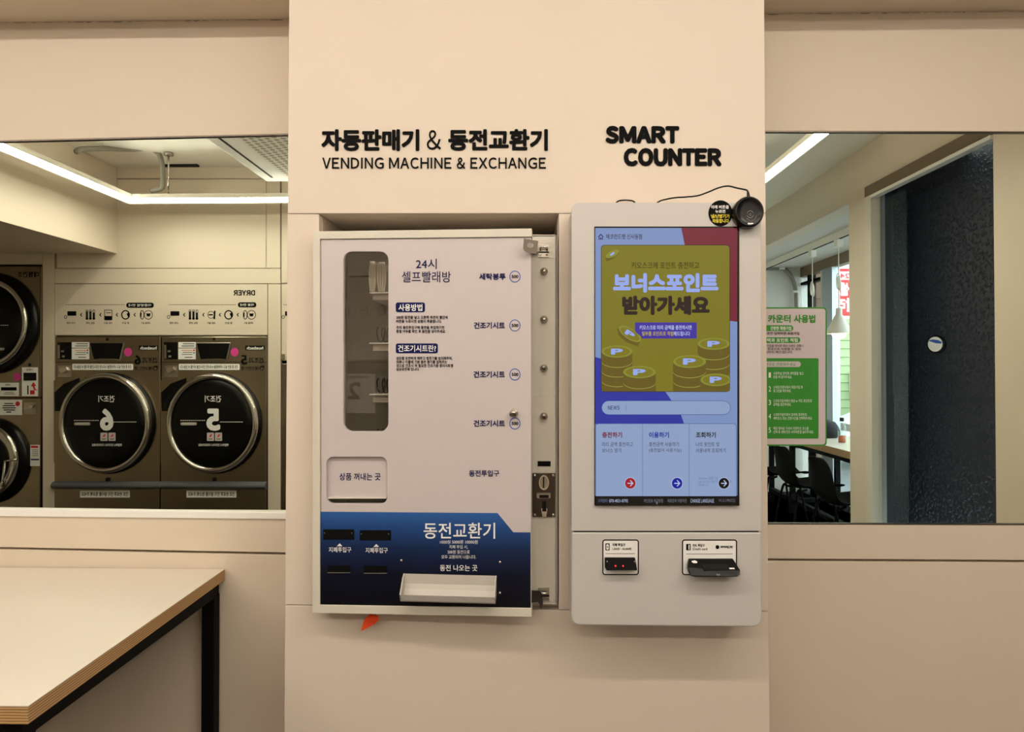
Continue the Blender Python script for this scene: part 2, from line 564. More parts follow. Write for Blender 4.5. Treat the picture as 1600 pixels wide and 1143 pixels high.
m = MB(); m.shape(wall_at(YM), [(1150, 204), (RX, 204), (RX, 822), (1150, 819)], -.006, 0, 'mirror_silver'); obj('mirror_glass', m, t)
for q in ([(1150, 204.6), (RX, 207), (RX, 208.6), (1150, 206.2)], [(1150, 816.9), (RX, 820.2), (RX, 821.6), (1150, 818.3)]):
    m = MB(); m.shape(WALL, q, -.006, .001, 'dark_steel'); obj('frame', m, t)

# column: cladding panels in front, with the square recess that takes the vending machine
m = MB()
def cpanel(x0, y0, x1, y1): m.shape(FRONT, [(x0[0], y0), (x1[0], y0), (x1[1], y1), (x0[1], y1)], -.024, 0, 'column_paint')
def cx(top, bot, y): return top + (bot - top) * y / 1143.0
def edge(top, bot, y0, y1): return (cx(top, bot, y0), cx(top, bot, y1))
Ltop, Lbot, Rtop, Rbot = 451.5, 444, 1194.3, 1202
rx0, rx1 = 498.5, 873
# top panel reaches above the frame
m.shape(FRONT, [(455, -480), (1191, -480), (cx(Rtop, Rbot, 333), 332.6), (cx(Ltop, Lbot, 333), 333.2)], -.024, 0, 'column_paint')
m.shape(FRONT, [(cx(Ltop, Lbot, 333), 334.2), (rx0, 334.2), (rx0, 945.3), (cx(Ltop, Lbot, 945), 944.2)], -.024, 0, 'column_paint')
m.shape(FRONT, [(rx1, 333.8), (cx(Rtop, Rbot, 333), 333.4), (cx(Rtop, Rbot, 955), 954.3), (rx1, 952)], -.024, 0, 'column_paint')
m.shape(FRONT, [(cx(Ltop, Lbot, 945), 945.2), (rx0, 946.3), (rx1, 953), (cx(Rtop, Rbot, 955), 955.3), (1208, 1600), (441, 1600)], -.024, 0, 'column_paint')
p0, p1 = FRONT.pt(rx0, 333), FRONT.pt(rx1, 950)
YR = .36
m.box((xl, .0245, 0), (xl + .02, .32, CEIL), 'column_paint'); m.box((xr - .02, .0245, 0), (xr, .32, CEIL), 'column_paint')
m.box((p0.x - .012, .0245, p1.z - .01), (p0.x, YR, p0.z + .012), 'column_paint'); m.box((p1.x, .0245, p1.z - .01), (p1.x + .012, YR, p0.z + .012), 'column_paint')
m.box((p0.x, .0245, p0.z), (p1.x, YR, p0.z + .012), 'column_paint'); m.box((p0.x, .0245, p1.z - .012), (p1.x, YR, p1.z), 'column_paint')
m.box((p0.x - .012, YR, p1.z - .01), (p1.x + .012, YR + .02, p0.z + .012), 'column_paint')
struct('wall_column', m, bevel=.0012)

# back wall behind the camera (seen in the left mirror)
BW = seen(5.0)
m = MB()
def bpanel(x0, y0, x1, y1): m.shape(BW, rect(x0, y0, x1, y1), -.03, 0, 'wall_paint')
bpanel(-120, 393, 66, 412.5); bpanel(66.8, 393, 85, 1000); bpanel(88.7, 258, 415.5, 278.5); bpanel(88.7, 279.8, 415.5, 418.4)
bpanel(85.8, 419.5, 438, 442.4); bpanel(86, 443.6, 417.6, 523); bpanel(416.4, 258, 437.6, 418.4); bpanel(418.8, 443.6, 438.4, 1000)
bpanel(440, 258, 1160, 441.5); bpanel(440, 443.6, 765, 563); bpanel(766, 443.6, 1160, 1000); bpanel(-120, 258, 87.5, 392)
m.shape(BW, rect(66.5, 257, 1160, 524.5), -.06, -.032, 'wall_paint'); m.shape(BW, rect(-130, 257, 66.5, 413), -.06, -.032, 'wall_paint'); m.shape(BW, rect(766, 520, 1160, 1000), -.06, -.032, 'wall_paint')
m.box((XL, yv(6.0), 0), (1.5, yv(6.0) - .05, CEIL), 'wall_paint')
struct('wall_back', m)
m = MB(); m.box((XL - .1, yv(6.0), 0), (XL, .3, CEIL), 'wall_paint'); struct('wall_left', m)
m = MB(); m.box((1.5, yv(6.0), 0), (1.56, yv(5.02), CEIL), 'wall_paint'); m.box((1.5, YN, 0), (1.56, yv(6.0), CEIL), 'wall_paint'); struct('wall_return', m)
m = MB(); m.box((1.5, YN - .08, 0), (3.2, YN, CEIL), 'nook_paint'); struct('wall_nook', m)

# right wall with the door opening, the pillar and the beam over the window nook
HB = h2z(1.117); HD = h2z(1.168)
m = MB()
m.box((XR, yv(3.36), 0), (XR + .12, .30, CEIL), 'wall_paint')
m.box((XR, yv(4.85), HB), (XR + .12, YN, CEIL), 'wall_paint')
m.box((XR, yv(3.36), HD), (XR + .12, yv(4.85), CEIL), 'wall_paint')
m.box((XR, yv(4.60), 0), (XR + .12, yv(4.85), HD), 'wall_paint')
struct('wall_right', m, bevel=.002)
m = MB(); m.box((XR + .03, yv(4.74), 0), (3.1, yv(4.80), h2z(1.2)), 'alcove_panel'); struct('wall_alcove', m)

# door casing and glass
t = MB(); t.box((XR - .012, yv(3.36), h2z(1.10)), (XR + .05, yv(4.60), HD - .002), 'bronze_frame'); t.box((XR - .012, yv(4.52), 0), (XR + .05, yv(4.598), h2z(1.10)), 'cream_metal')
t.box((XR - .014, yv(3.36), h2z(1.078)), (XR + .03, yv(4.52), h2z(1.098)), 'white_metal')
d = obj('door_1', t, kind='structure', bevel=.002)
m = MB(); m.box((XR + .055, yv(4.22), .01), (XR + .061, yv(4.59), h2z(1.095)), 'door_leaf_glass'); obj('door_glass', m, d)   # the glass leaf, slid open

# alcove outside the glass door: rough dark wall
m = MB(); m.box((2.44, yv(4.735), 0), (2.56, -.75, 2.62), 'dark_stucco'); struct('wall_outside', m)
m = MB(); m.box((XR + .12, yv(4.735), 2.58), (2.44, -2.0, 2.62), 'ceiling_paint'); struct('ceiling_alcove', m)
SX = seen_x(2.44)
t = thing('door_plate', 'small round white plate with a blue band on the rough dark wall', 'plate', SX.flat(1464, 537, .001))
m = MB(); m.shape(SX, ell(1464.5, 537.5, 14.2, 14.2), 0.0012, .010, 'black_plastic'); obj('rim', m, t, bevel=.002)
m = MB(); m.shape(SX, ell(1464.5, 537.5, 11, 11.6), .0102, .014, 'white_print'); m.shape(SX, [(1456, 531), (1462, 530), (1470, 531), (1475.3, 534), (1475, 536.5), (1466, 536), (1455.5, 532.5)], None, .0146, 'blue_print'); obj('face', m, t)

# nook window onto the street
WX = 3.1
m = MB()
def wbox(z0, z1, a, b, mt, x0=WX, x1=WX + .08): m.box((x0, yv(a), h2z(z0)), (x1, yv(b), h2z(z1)), mt)
wbox(1.02, 1.13, 8.04, 4.80, 'bronze_frame'); wbox(-1.40, -1.33, 8.04, 4.80, 'aluminium')
wbox(-1.33, 1.02, 7.49, 7.41, 'cream_metal'); wbox(-1.33, 1.02, 7.41, 7.17, 'aluminium', WX - .02, WX + .06); wbox(-1.33, 1.02, 7.84, 7.80, 'black_matte'); wbox(-1.33, 1.02, 4.86, 4.80, 'aluminium'); wbox(-1.33, 1.02, 6.05, 5.98, 'aluminium'); wbox(.93, .96, 8.03, 7.50, 'black_matte')
wd = obj('window_1', m, kind='structure', bevel=.002)
m = MB(); m.box((WX + .02, yv(8.03), h2z(-1.33)), (WX + .026, yv(4.87), h2z(1.02)), 'clear_glass'); obj('window_glass', m, wd)

# ------------------------------------------------------------------ the street outside the window
m = MB(); m.box((3.2, -14, -.12), (16, -1, -.06), 'asphalt'); m.box((2.56, -14, -.05), (3.2, -1, 0), 'asphalt'); struct('ground_street', m)
m = MB()
m.box((3.4, yv(9.9), 0), (4.12, yv(9.7), 4.0), 'facade_brown')
for i in range(14): m.box((3.4, yv(9.68), .1 + i * .28), (4.12, yv(9.7), .3 + i * .28), 'facade_brown')
b = obj('building', m, bevel=.004); tag(b, 'brown slatted building across the street, seen through the nook window', 'building')
t = thing('house', 'pale green clapboard house across the street behind the hanging lamp', 'house', (6.0, yv(11), 0))
m = MB()
for i in range(30): 
    z = i * .13
    m.extrude([(4.2, yv(11), z), (4.2, yv(11) + .03, z + .005), (4.2, yv(11) + .012, z + .125), (4.2, yv(11), z + .13)], (4.2, 0, 0), (9.0, 0, 0), 'siding_green')
m.box((4.2, yv(11) - .1, 0), (9.0, yv(11), 3.9), 'siding_green'); obj('wall', m, t)
m = MB(); m.box((5.1, yv(11), 1.5), (5.18, yv(11) + .05, 3.2), 'dark_steel'); m.box((5.3, yv(11), 1.5), (5.38, yv(11) + .05, 3.2), 'dark_steel'); obj('window_bars', m, t)
t = thing('air_conditioner', 'white outdoor unit on the pale green house wall', 'air conditioner', (5.2, yv(10.7), .8))
m = MB(); m.box((4.95, yv(10.94), 1.02), (5.55, yv(10.6), 1.36), 'white_print'); obj('casing', m, t, bevel=.02)
for bx in (5.0, 5.4):
    m = MB(); m.box((bx, yv(10.94), .9), (bx + .05, yv(10.62), 1.015), 'dark_steel'); obj('bracket', m, t)

# banner on its frame outside the window; reads the right way round from the shop
BN = seen(9.0)
t = thing('banner', 'red and white banner with large white lettering outside the window', 'banner', BN.pt(1345, 500))
m = MB(); m.shape(BN, rect(1298, 382, 1400, 498), -.01, 0, 'banner_red'); m.shape(BN, rect(1298, 382, 1400, 419.5), None, .002, 'banner_sky'); m.shape(BN, rect(1298, 424, 1400, 437), None, .002, 'white_print'); m.shape(BN, rect(1298, 493.5, 1400, 498), None, .002, 'white_print'); obj('sheet', m, t)
m = MB()
m.text('24시', 1300, 425.5, 1327, 435.5, BN, 'banner_red', .004, .03, True); m.text('셀프', 1299, 441, 1327, 462, BN, 'white_print', .004, .04, True); m.text('빨래', 1305, 465, 1338, 487, BN, 'white_print', .004, .04, True)
obj('lettering', m, t)
m = MB(); m.tube([BN.pt(1300, 380, -.03), BN.pt(1300, 380, -.03) - Vector((0, 0, BN.pt(1300, 380).z))], .02, 'aluminium'); obj('post', m, t)
m = MB(); m.tube([BN.pt(1398, 380, -.03), BN.pt(1398, 380, -.03) - Vector((0, 0, BN.pt(1398, 380).z))], .02, 'aluminium'); obj('post', m, t)

# parked car, only a sliver of it shows under the counter
cx0, cy0 = 4.75, yv(9.9)
t = thing('car', 'white car parked across the street below the window counter', 'car', (cx0, cy0, 0))
m = MB()
prof = [(cx0 - .2, cy0 - .8, .25), (cx0 - .2, cy0 - .8, .62), (cx0 + .1, cy0 - .8, .74), (cx0 + 1.0, cy0 - .8, .80), (cx0 + 1.55, cy0 - .8, 1.18), (cx0 + 2.9, cy0 - .8, 1.22), (cx0 + 3.6, cy0 - .8, .86), (cx0 + 4.0, cy0 - .8, .80), (cx0 + 4.0, cy0 - .8, .25)]
m.extrude(prof, (0, cy0 - .8, 0), (0, cy0 + .8, 0), 'car_white'); obj('body', m, t, bevel=.06)
m = MB(); m.extrude([(cx0 + 1.12, cy0 + .805, .82), (cx0 + 1.6, cy0 + .805, 1.14), (cx0 + 2.85, cy0 + .805, 1.17), (cx0 + 3.3, cy0 + .805, .84)], (0, 0, 0), (0, .01, 0), 'car_glass'); obj('window', m, t)
for wx in (.55, 3.2):
    m = MB(); m.turned((cx0 + wx, cy0 + .70, .30), [(.10, 0), (.30, 0), (.31, .04), (.31, .14), (.29, .17), (.1, .16), (0, .16)], 'tyre', axis=(0, 1, 0)); obj('wheel', m, t)
m = MB(); m.box((cx0 - .215, cy0 - .65, .5), (cx0 - .19, cy0 + .65, .6), 'dark_steel'); obj('bumper', m, t)

# ================================================================== LIGHTS OF THE ROOM
ZL = h2z(1.12)
yb = yv(4.65)
YF = -1.2
t = thing('led_strip_light', 'white glowing strip light hung round the ceiling in a right-angled line', 'ceiling light', (-.6, yb, ZL))
W, H_ = .018, .011
segs = (((-2.66 - W, yb - W), (1.41 + W, yb + W)), ((-2.66 - W, yb + W), (-2.66 + W, YF)), ((1.41 - W, yb + W), (1.41 + W, YF)), ((-2.66 - W, YF), (1.41 + W, YF + 2 * W)))
m = MB()                                               # aluminium channel: a back above, a cheek on the side of the walls
for (xa, ya), (xb, yb2) in segs: m.box((xa, ya, ZL + H_), (xb, yb2, ZL + .040), 'cream_metal')
zc = ZL - H_ - .006
m.box((-2.66 - W - .003, yb - W - .003, zc), (1.41 + W + .003, yb - W, ZL + .040), 'cream_metal')
m.box((-2.66 - W - .003, yb - W, zc), (-2.66 - W, YF, ZL + .040), 'cream_metal'); m.box((1.41 + W, yb - W, zc), (1.41 + W + .003, YF, ZL + .040), 'cream_metal')
obj('housing', m, t)
m = MB()
for (xa, ya), (xb, yb2) in segs: m.box((xa + .0003, ya + .0003, ZL - H_), (xb - .0003, yb2 - .0003, ZL + H_ - .0003), 'led_glow')
obj('diffuser', m, t)
for (x, y) in ((-2.40, yb), (-.6, yb), (1.2, yb), (-2.66, -1.6), (1.41, -1.6)):
    m = MB(); m.tube([(x, y, ZL + .041), (x, y, CEIL - .002)], .006, 'chrome'); m.turned((x, y, CEIL - .02), [(.03, 0), (.03, .018)], 'zinc', n=12)
    obj('hanger', m, t)

# flexible conduit that feeds the strip
K = seen(4.72)
def kp(px, py, Z): return seen(Z).pt(px, py)
m = MB()
pts = smooth_path([kp(119, 237, 4.30), kp(128, 233, 4.35), kp(165, 232, 4.5), kp(205, 233, 4.58), kp(232, 232, 4.62), kp(247, 239, 4.66), kp(253, 255, 4.68), kp(254.5, 275, 4.69), kp(254, 292, 4.69), kp(246, 296.5, 4.69), kp(236, 298, 4.69)], 8)
m.tube(pts, .017, 'conduit_grey')
c = obj('conduit', m, at=pts[0]); tag(c, 'grey flexible conduit curving from the ceiling to the strip light', 'conduit')

# ceiling cassette air conditioner
t = thing('ceiling_air_conditioner', 'white ceiling air conditioner with a grey perforated grille', 'air conditioner', (-1.2, -1.9, h2z(1.20)))
za = h2z(1.20); xa, ya = -1.685, yv(4.50)
m = MB(); m.box((xa + .03, ya + .03, za + .03), (-.75, -1.05, CEIL - .001), 'shade_white'); obj('body', m, t)
m = MB(); m.box((xa, ya, za), (-.72, -1.0, za + .03), 'white_metal'); obj('face_panel', m, t, bevel=.012)
m = MB()
def hexgrid():
    nx, ny = 14, 26
    for i in range(nx):
        for j in range(ny):
            x = xa + .20 + i * .042; y = ya + .12 + j * .042 + (.021 if i % 2 else 0)
            m.add([(x + .015 * math.cos(a * math.pi / 4), y + .015 * math.sin(a * math.pi / 4), za - .0012) for a in range(8)], [tuple(range(8))], 'grey_cavity')
m.box((xa + .17, ya + .09, za - .0008), (xa + .79, -1.1, za - .0001), 'shade_white'); hexgrid(); obj('grille', m, t, label='grey perforated grille')
m = MB(); m.box((xa + .07, ya + .10, za - .001), (xa + .085, -1.1, za - .0001), 'dark_hole'); obj('air_slot', m, t)

# slot vent where the back wall meets the ceiling
m = MB(); a, b_ = BW.pt(264, 255.5), BW.pt(317, 253.5); m.box((a.x, yb - .30, CEIL - .012), (b_.x, yb - .262, CEIL - .0005), 'dark_hole')
v = obj('slot_vent', m, at=(a.x, YB + .02, CEIL)); tag(v, 'narrow black slot vent in the ceiling near the strip light', 'vent')

# ================================================================== VENDING AND CHANGE MACHINE
t = vm = thing('vending_machine', 'white vending and coin exchange machine with a tall narrow window, in the column recess', 'vending machine', FRONT.pt(685, 950))
# cabinet box in the recess
BODY = wall_at(-.003)
bl, br = BODY.pt(503, 366), BODY.pt(871, 946)
zt, zb = BODY.pt(850, 366.5).z, BODY.pt(850, 944).z
dz_r = BODY.pt(831, 700).x
m = MB()
m.box((bl.x, .20, zb + .004), (br.x, .206, zt), 'grey_cavity')
m.box((bl.x, -.003, zb + .004), (bl.x + .004, .20, zt), 'cream_metal'); m.box((br.x - .004, -.003, zb + .004), (br.x, .20, zt), 'cream_metal')
m.box((bl.x, -.003, zt - .004), (br.x, .20, zt), 'cream_metal'); m.box((bl.x, -.003, zb + .004), (br.x, .20, zb + .008), 'cream_metal')
obj('cabinet', m, t)
# fixed strip on the right with buttons and coin mechanism
m = MB(); m.shape(BODY, [(826, 366), (871.3, 366.5), (871, 944.5), (826, 943.5)], -.012, 0, 'cream_metal')
strip = obj('front_strip', m, t, bevel=.0015)
for i, (x, y) in enumerate(((850, 424), (850, 499), (849.7, 575), (849.7, 650))):
    m = MB(); m.lathe(BODY, x, y, [(6.0, 0.0), (6.0, .003), (5.0, .0055), (4.2, .0062), (4.0, .012), (3.4, .0135), (0, .0142)], 'zinc', n=24)
    m.lathe(BODY, x + .3, y + .6, [(2.6, .0142), (2.2, .0152), (0, .0154)], 'dark_steel' if i > 1 else 'chrome', n=18); obj('push_button', m, strip)
m = MB(); m.shape(BODY, rect(840, 720, 860.4, 728), .0004, .0012, 'black_print'); obj('coin_display', m, strip)
m = MB(); m.shape(BODY, [(832, 738.3), (867.6, 738.3), (867.4, 806.6), (832, 806.6)], .0002, .004, 'dark_steel')
mech = obj('coin_mechanism', m, t, bevel=.0008, label='dark steel coin slot plate')
for x, y in ((835.6, 741.8), (864.2, 741.8), (835.6, 803), (864.2, 803)):
    m = MB(); m.lathe(BODY, x, y, [(2.5, .004), (2.3, .006), (1.2, .0072), (0, .0075)], 'chrome', n=14); obj('rivet', m, mech)
m = MB(); m.ring(BODY, 849.7, 752.5, 7.8, 11.6, 1.5, .004, .009, 'chrome'); m.shape(BODY, ell(849.7, 752.5, 6.3, 10.1), .004, .0055, 'zinc'); m.shape(BODY, rect(848.2, 744, 850.4, 761), .0055, .0062, 'dark_hole'); obj('coin_slot', m, mech)
m = MB(); m.shape(BODY, [(838.5, 769), (860, 769), (860, 776), (857, 777), (841.5, 777), (838.5, 776)], .004, .010, 'zinc'); m.shape(BODY, rect(842.5, 771.5, 857, 776.5), .010, .0104, 'dark_hole'); obj('reject_button', m, mech)
m = MB(); m.shape(BODY, rect(847, 782, 853.2, 797), .004, .0046, 'dark_hole'); m.shape(BODY, [(845.5, 793), (847, 791.5), (847.2, 797), (853.2, 797), (853.5, 791.5), (855, 793), (854.2, 799.5), (853.2, 805.5), (847.6, 805.5), (846.4, 799.5)], .004, .011, 'chrome'); obj('return_lever', m, mech)

# the door, standing slightly ajar
A = Vector(wall_at(-.045).pt(489, 660)); B = Vector(wall_at(-.072).pt(831, 660))
n = Vector((B.y - A.y, -(B.x - A.x), 0)).normalized()
DOOR = Plane(A, n)
m = MB()
# angle-profile border: left, top and bottom
m.shape(DOOR, [(489, 361.2), (831, 356.6), (831, 369.5), (499.8, 373.2), (499.8, 944.8), (830.3, 950), (831, 963.6), (487.6, 957.4)], -.034, .0, 'cream_metal')
# panel with its two openings
win = rrect(535.6, 392.3, 605.9, 674, 13.5, n=7); flp = rrect(509, 714, 604, 787.3, 10.5, n=6)
m.shape(DOOR, [[(500.2, 373.6), (829.8, 369.8), (829.6, 950), (500.2, 944.5)], list(reversed(win)), list(reversed(flp))], -.016, -.004, 'pink_panel')
door = obj('door', m, t, bevel=.001)
P = Plane(A - n * .004, n)      # face of the pink panel
m = MB(); m.shape(P, win, -.010, -.008, 'smoked_glass'); obj('window', m, door)
# blue printed lower panel
m = MB(); m.shape(P, [(500.6, 798.8), (777.5, 801), (802, 831), (829, 831.2), (829.2, 949.6), (500.6, 944.2)], None, .0005, 'printed_blue'); obj('blue_panel', m, door, label='navy blue printed lower panel')
# hatch
m = MB(); m.shape(P, rrect(509.4, 713, 603.6, 778.6, 5), -.013, -.009, 'pink_panel'); m.shape(P, rect(511, 777.4, 602.5, 779.4), -.013, -.004, 'cream_metal'); hatch = obj('collection_flap', m, door, bevel=.001)
m = MB(); m.shape(P, rrect(508, 713, 605, 788, 8), -.075, -.060, 'dark_hole'); obj('collection_chute', m, door)
# lettering
m = MB()
def T(s, a, b, c, d, mt='navy_print', bold=.02, off=.0009, pl=P): m.text(s, a, b, c, d, pl, mt, off, bold)
T('24시', 650, 404, 682.5, 420, bold=.008); T('셀프빨래방', 628, 423.7, 704.7, 441, bold=.004)
T('상품 꺼내는 곳', 528.3, 739.5, 593, 751, bold=.022, off=-.0085)
for a in ((618.5, 472.3, 664, 487.6), (618.5, 536.3, 684.2, 551.7)): m.shape(P, rrect(*a, 3.2), None, .0004, 'navy_print')
T('사용방법', 622.8, 474.8, 660, 485.6, 'white_print', .022); T('건조기시트란?', 622, 538.8, 681.3, 549.4, 'white_print', .022)
for s, a, b, c, d in (('500원 동전을 넣고 오른쪽 측면의 빨간색', 619.5, 493, 699.5, 498.3), ('버튼을 누르시면 상품이 투출됩니다.', 619.2, 499, 690, 504.3), ('주의 동전투입구에 동전을 투입하기전', 619.4, 508.8, 694.3, 514), ('품절 여부를 확인 후 동전을 넣어주세요.', 619.3, 514.8, 696.6, 520), ('섬유를 유연하게 해주고 정전기를 방지해주며,', 619.2, 556.8, 707, 562.3), ('의류나 이불에 기분 좋은 향기를 입혀주는', 619.2, 562.6, 698.8, 567.8), ('것으로 건조시 꼭 필요한 건조기용 종이시트형', 619.3, 568.2, 708, 573.6), ('섬유유연제 입니다.', 619.3, 574, 655.3, 579.3)):
    T(s, a, b, c, d, 'black_print', .03)
for s, a, y in (('세탁봉투', 748.7, 432), ('건조기시트', 740.5, 508.3), ('건조기시트', 740, 584.7), ('건조기시트', 740, 661.2)):
    T(s, a, y - 5.3, 790.2 if a > 745 else 789, y + 5.2, bold=.034)
    m.shape(P, ell(804.6, y, 8.6, 9.0), None, .0003, 'pink_panel'); m.ring(P, 804.6, y, 8.7, 9.3, 1.3, None, .0007, 'blue_print')
    T('500', 799.4, y - 2.6, 810, y + 2.6, 'black_print', .035)
T('동전투입구', 733, 734, 780.3, 744, bold=.03)
for x0, x1, y in ((514, 549, 854), (571.3, 606, 855)):
    T('지폐투입구', x0, y, x1, y + 8.3, 'white_print', .012); xm = (x0 + x1) / 2 - .5; m.shape(P, [(xm - 4.4, y - 1.3), (xm, y - 5.8), (xm + 4.4, y - 1.3)], None, .0009, 'white_print')
T('동전교환기', 662, 816, 773.7, 841, 'white_print', .012)
T('1000원 5000원 10000원', 687.7, 843.2, 746.4, 849, 'white_print', 0); T('지폐 투입 시,', 702, 851, 731, 856.8, 'white_print', 0); T('500원 동전으로', 699.7, 858.8, 734, 864.6, 'white_print', 0); T('모두 교환되어 나옵니다.', 690, 866.6, 743.8, 872.4, 'white_print', .0)
T('동전 나오는 곳', 687.6, 881.7, 746, 891.5, 'white_print', .012)
obj('lettering', m, door)
# bill slots
for a in ((505.5, 826.4, 553.6, 842), (562.6, 827.8, 611, 843)):
    m = MB(); m.shape(P, rect(*a), .0005, .0022, 'black_matte')
    for x in (a[0] + 2.2, a[2] - 3.4): m.lathe(P, x, a[1] + 5.6, [(.9, .0022), (.7, .0028), (0, .003)], 'bronze_frame', n=8)
    obj('bill_slot', m, door)
for a in ((512.2, 883, 547.4, 894.3), (569.2, 883.4, 604.8, 895.2)):
    m = MB(); m.shape(P, rect(*a), .0005, .0016, 'black_matte'); m.shape(P, rect(a[0], a[3] - .9, a[2], a[3]), .0005, .0022, 'grey_print'); obj('reject_slot', m, door)
for x, y in ((627.4, 874.7), (627.4, 922.5), (781.3, 877.5), (781.3, 925.6)):
    m = MB(); m.lathe(P, x, y, [(2.3, .0004), (2.2, .002), (1.4, .0034), (0, .0038)], 'chrome', n=14); obj('screw', m, door)
# coin tray: a white metal scoop
q0, q1 = P.pt(630.6, 896.5), P.pt(776, 937)
ux = (P.pt(776, 910) - P.pt(630.6, 910)); ux.z = 0
zt_, zb_ = P.pt(700, 896.8).z, P.pt(700, 934).z
def tray_pt(u, d, z): 
    a = P.pt(630.6 + u * 145.4, 910); return Vector((a.x, a.y, z)) + n * d
def sheet(mb, pts, th, mt, u0=0.0, u1=1.0):
    # a bent sheet: profile points (distance, height) swept along the tray
    prof = []
    for d, z in pts: prof.append((d, z))
    for d, z in reversed(pts): prof.append((d - th, z - th * .6))
    nP = len(prof)
    vs = [tray_pt(u0, d, z) for d, z in prof] + [tray_pt(u1, d, z) for d, z in prof]
    fs = [(k, (k + 1) % nP, nP + (k + 1) % nP, nP + k) for k in range(nP)] + [(k, k + 1, nP - 2 - k, nP - 1 - k) for k in range(len(pts) - 1)] + [(nP + k, nP + nP - 1 - k, nP + nP - 2 - k, nP + k + 1) for k in range(len(pts) - 1)]
    mb.add(vs, fs, mt)
m = MB()
dd = .036
prof = [(.002, zt_), (.0025, zt_ - .020), (.006, zt_ - .030), (.016, zb_ + .003), (.024, zb_ - .001), (.031, zb_ + .003), (dd, zb_ + .016)]
sheet(m, prof, .0016, 'tray_metal')
for u in (0.0, .988):
    pr = [(.001, zt_), (.0025, zt_ - .0005), (.012, zt_ - .006), (.026, zt_ - .022), (dd, zb_ + .016), (.031, zb_ + .003), (.024, zb_ - .001), (.012, zb_ + .003), (.001, zb_ + .010)]
    vs = [tray_pt(u, d, z) for d, z in pr] + [tray_pt(u + .012, d, z) for d, z in pr]; k9 = len(pr)
    m.add(vs, [tuple(range(k9)), tuple(reversed(range(k9, 2 * k9)))] + [(k, (k + 1) % k9, k9 + (k + 1) % k9, k9 + k) for k in range(k9)], 'tray_metal')
obj('coin_tray', m, door, label='white metal coin tray')
# cam lock
m = MB(); m.lathe(P, 803, 645, [(6.6, 0.0002), (6.4, .003), (5.2, .005), (4.6, .005), (4.4, .009), (0, .0095)], 'zinc', n=24)
m.shape(P, [(797, 645.5), (803.5, 643.5), (807.2, 645.2), (806.4, 648.6), (800, 650), (797, 648.4)], .009, .016, 'chrome'); obj('lock', m, door)
# two hasps: a plate swung out on the door, a staple on the strip
def staple(y0, y1, x0=841.5, x1=857.5):
    m = MB(); m.shape(BODY, rect(x0, y0, x1, y1), .0002, .003, 'zinc'); m.shape(BODY, rect(x0, y0 + 11, x1, y0 + 13.3), .003, .0036, 'dark_hole')
    c0, c1 = BODY.flat(x0 + 3, y0 + 9, .003), BODY.flat(x1 - 3, y0 + 9, .003)
    m.tube(smooth_path([c0, c0 + Vector((0, -.010, .004)), c1 + Vector((0, -.010, .004)), c1], 5), .0022, 'chrome', n=8)
    for x in (x0 + 3, x1 - 3): m.lathe(BODY, x, y1 - 3.5, [(1.6, .003), (1.2, .0042), (0, .0046)], 'chrome', n=10)
    obj('staple', m, strip)
staple(382, 401.8); staple(917.5, 936.5, 841, 858)
h0 = DOOR.flat(838.5, 384, .001)
def hasp(pts, hole, mt='zinc', out=.020):
    m = MB()
    pl = Plane(h0, Vector((.5, -.86, 0)))
    m.shape(pl, [pts] + ([list(reversed(hole))] if hole else []), -.002, 0, mt)
    return m
m = hasp([(819, 372), (841, 376.5), (838.8, 396.2), (829, 395.2), (820, 391.6), (818, 388)], ell(828.8, 383, 5.2, 4.3, 16))
obj('hasp', m, strip)
m = MB(); m.shape(BODY, [(831, 393), (840.5, 394), (840.5, 396), (834, 398), (831, 397)], .002, .010, 'dark_steel'); obj('hasp_hinge', m, strip)
h0 = BODY.flat(845, 930, .02)
m = hasp([(831.5, 922), (843.5, 922.6), (846.5, 927), (848.4, 936), (848, 945), (846, 951), (843.5, 944), (840.5, 940), (831.5, 941)], None, 'dark_steel'); obj('hasp', m, strip)

# inside: shelves with wire spirals
def inside(px, py, y): return wall_at(y).pt(px, py)
for k, y in enumerate((456, 535, 615, 694)):
    a, b = inside(577, y, .035), inside(700, y, .035)
    m = MB(); m.box((a.x, .035, a.z - .003), (b.x, .19, a.z), 'white_metal'); a2 = inside(584, y + 2, .06); m.box((a2.x, .05, a2.z - .016), (b.x, .19, a.z - .0032), 'cream_metal')
    sh = obj('shelf', m, t, bevel=.0008)
    if k:
        c = inside(590, y - 12.5, .075); r = .0165; pts = []
        for i in range(26 * 8):
            aa = i * 2 * math.pi / 26; pts.append((c.x + .002 + i * .0106 / 26 - .52 * r * math.sin(aa), c.y + i * .0040 / 26 + .85 * r * math.sin(aa), c.z + r * math.cos(aa)))
        m = MB(); m.tube(pts, .0019, 'dark_steel', n=6); obj('spiral', m, sh)
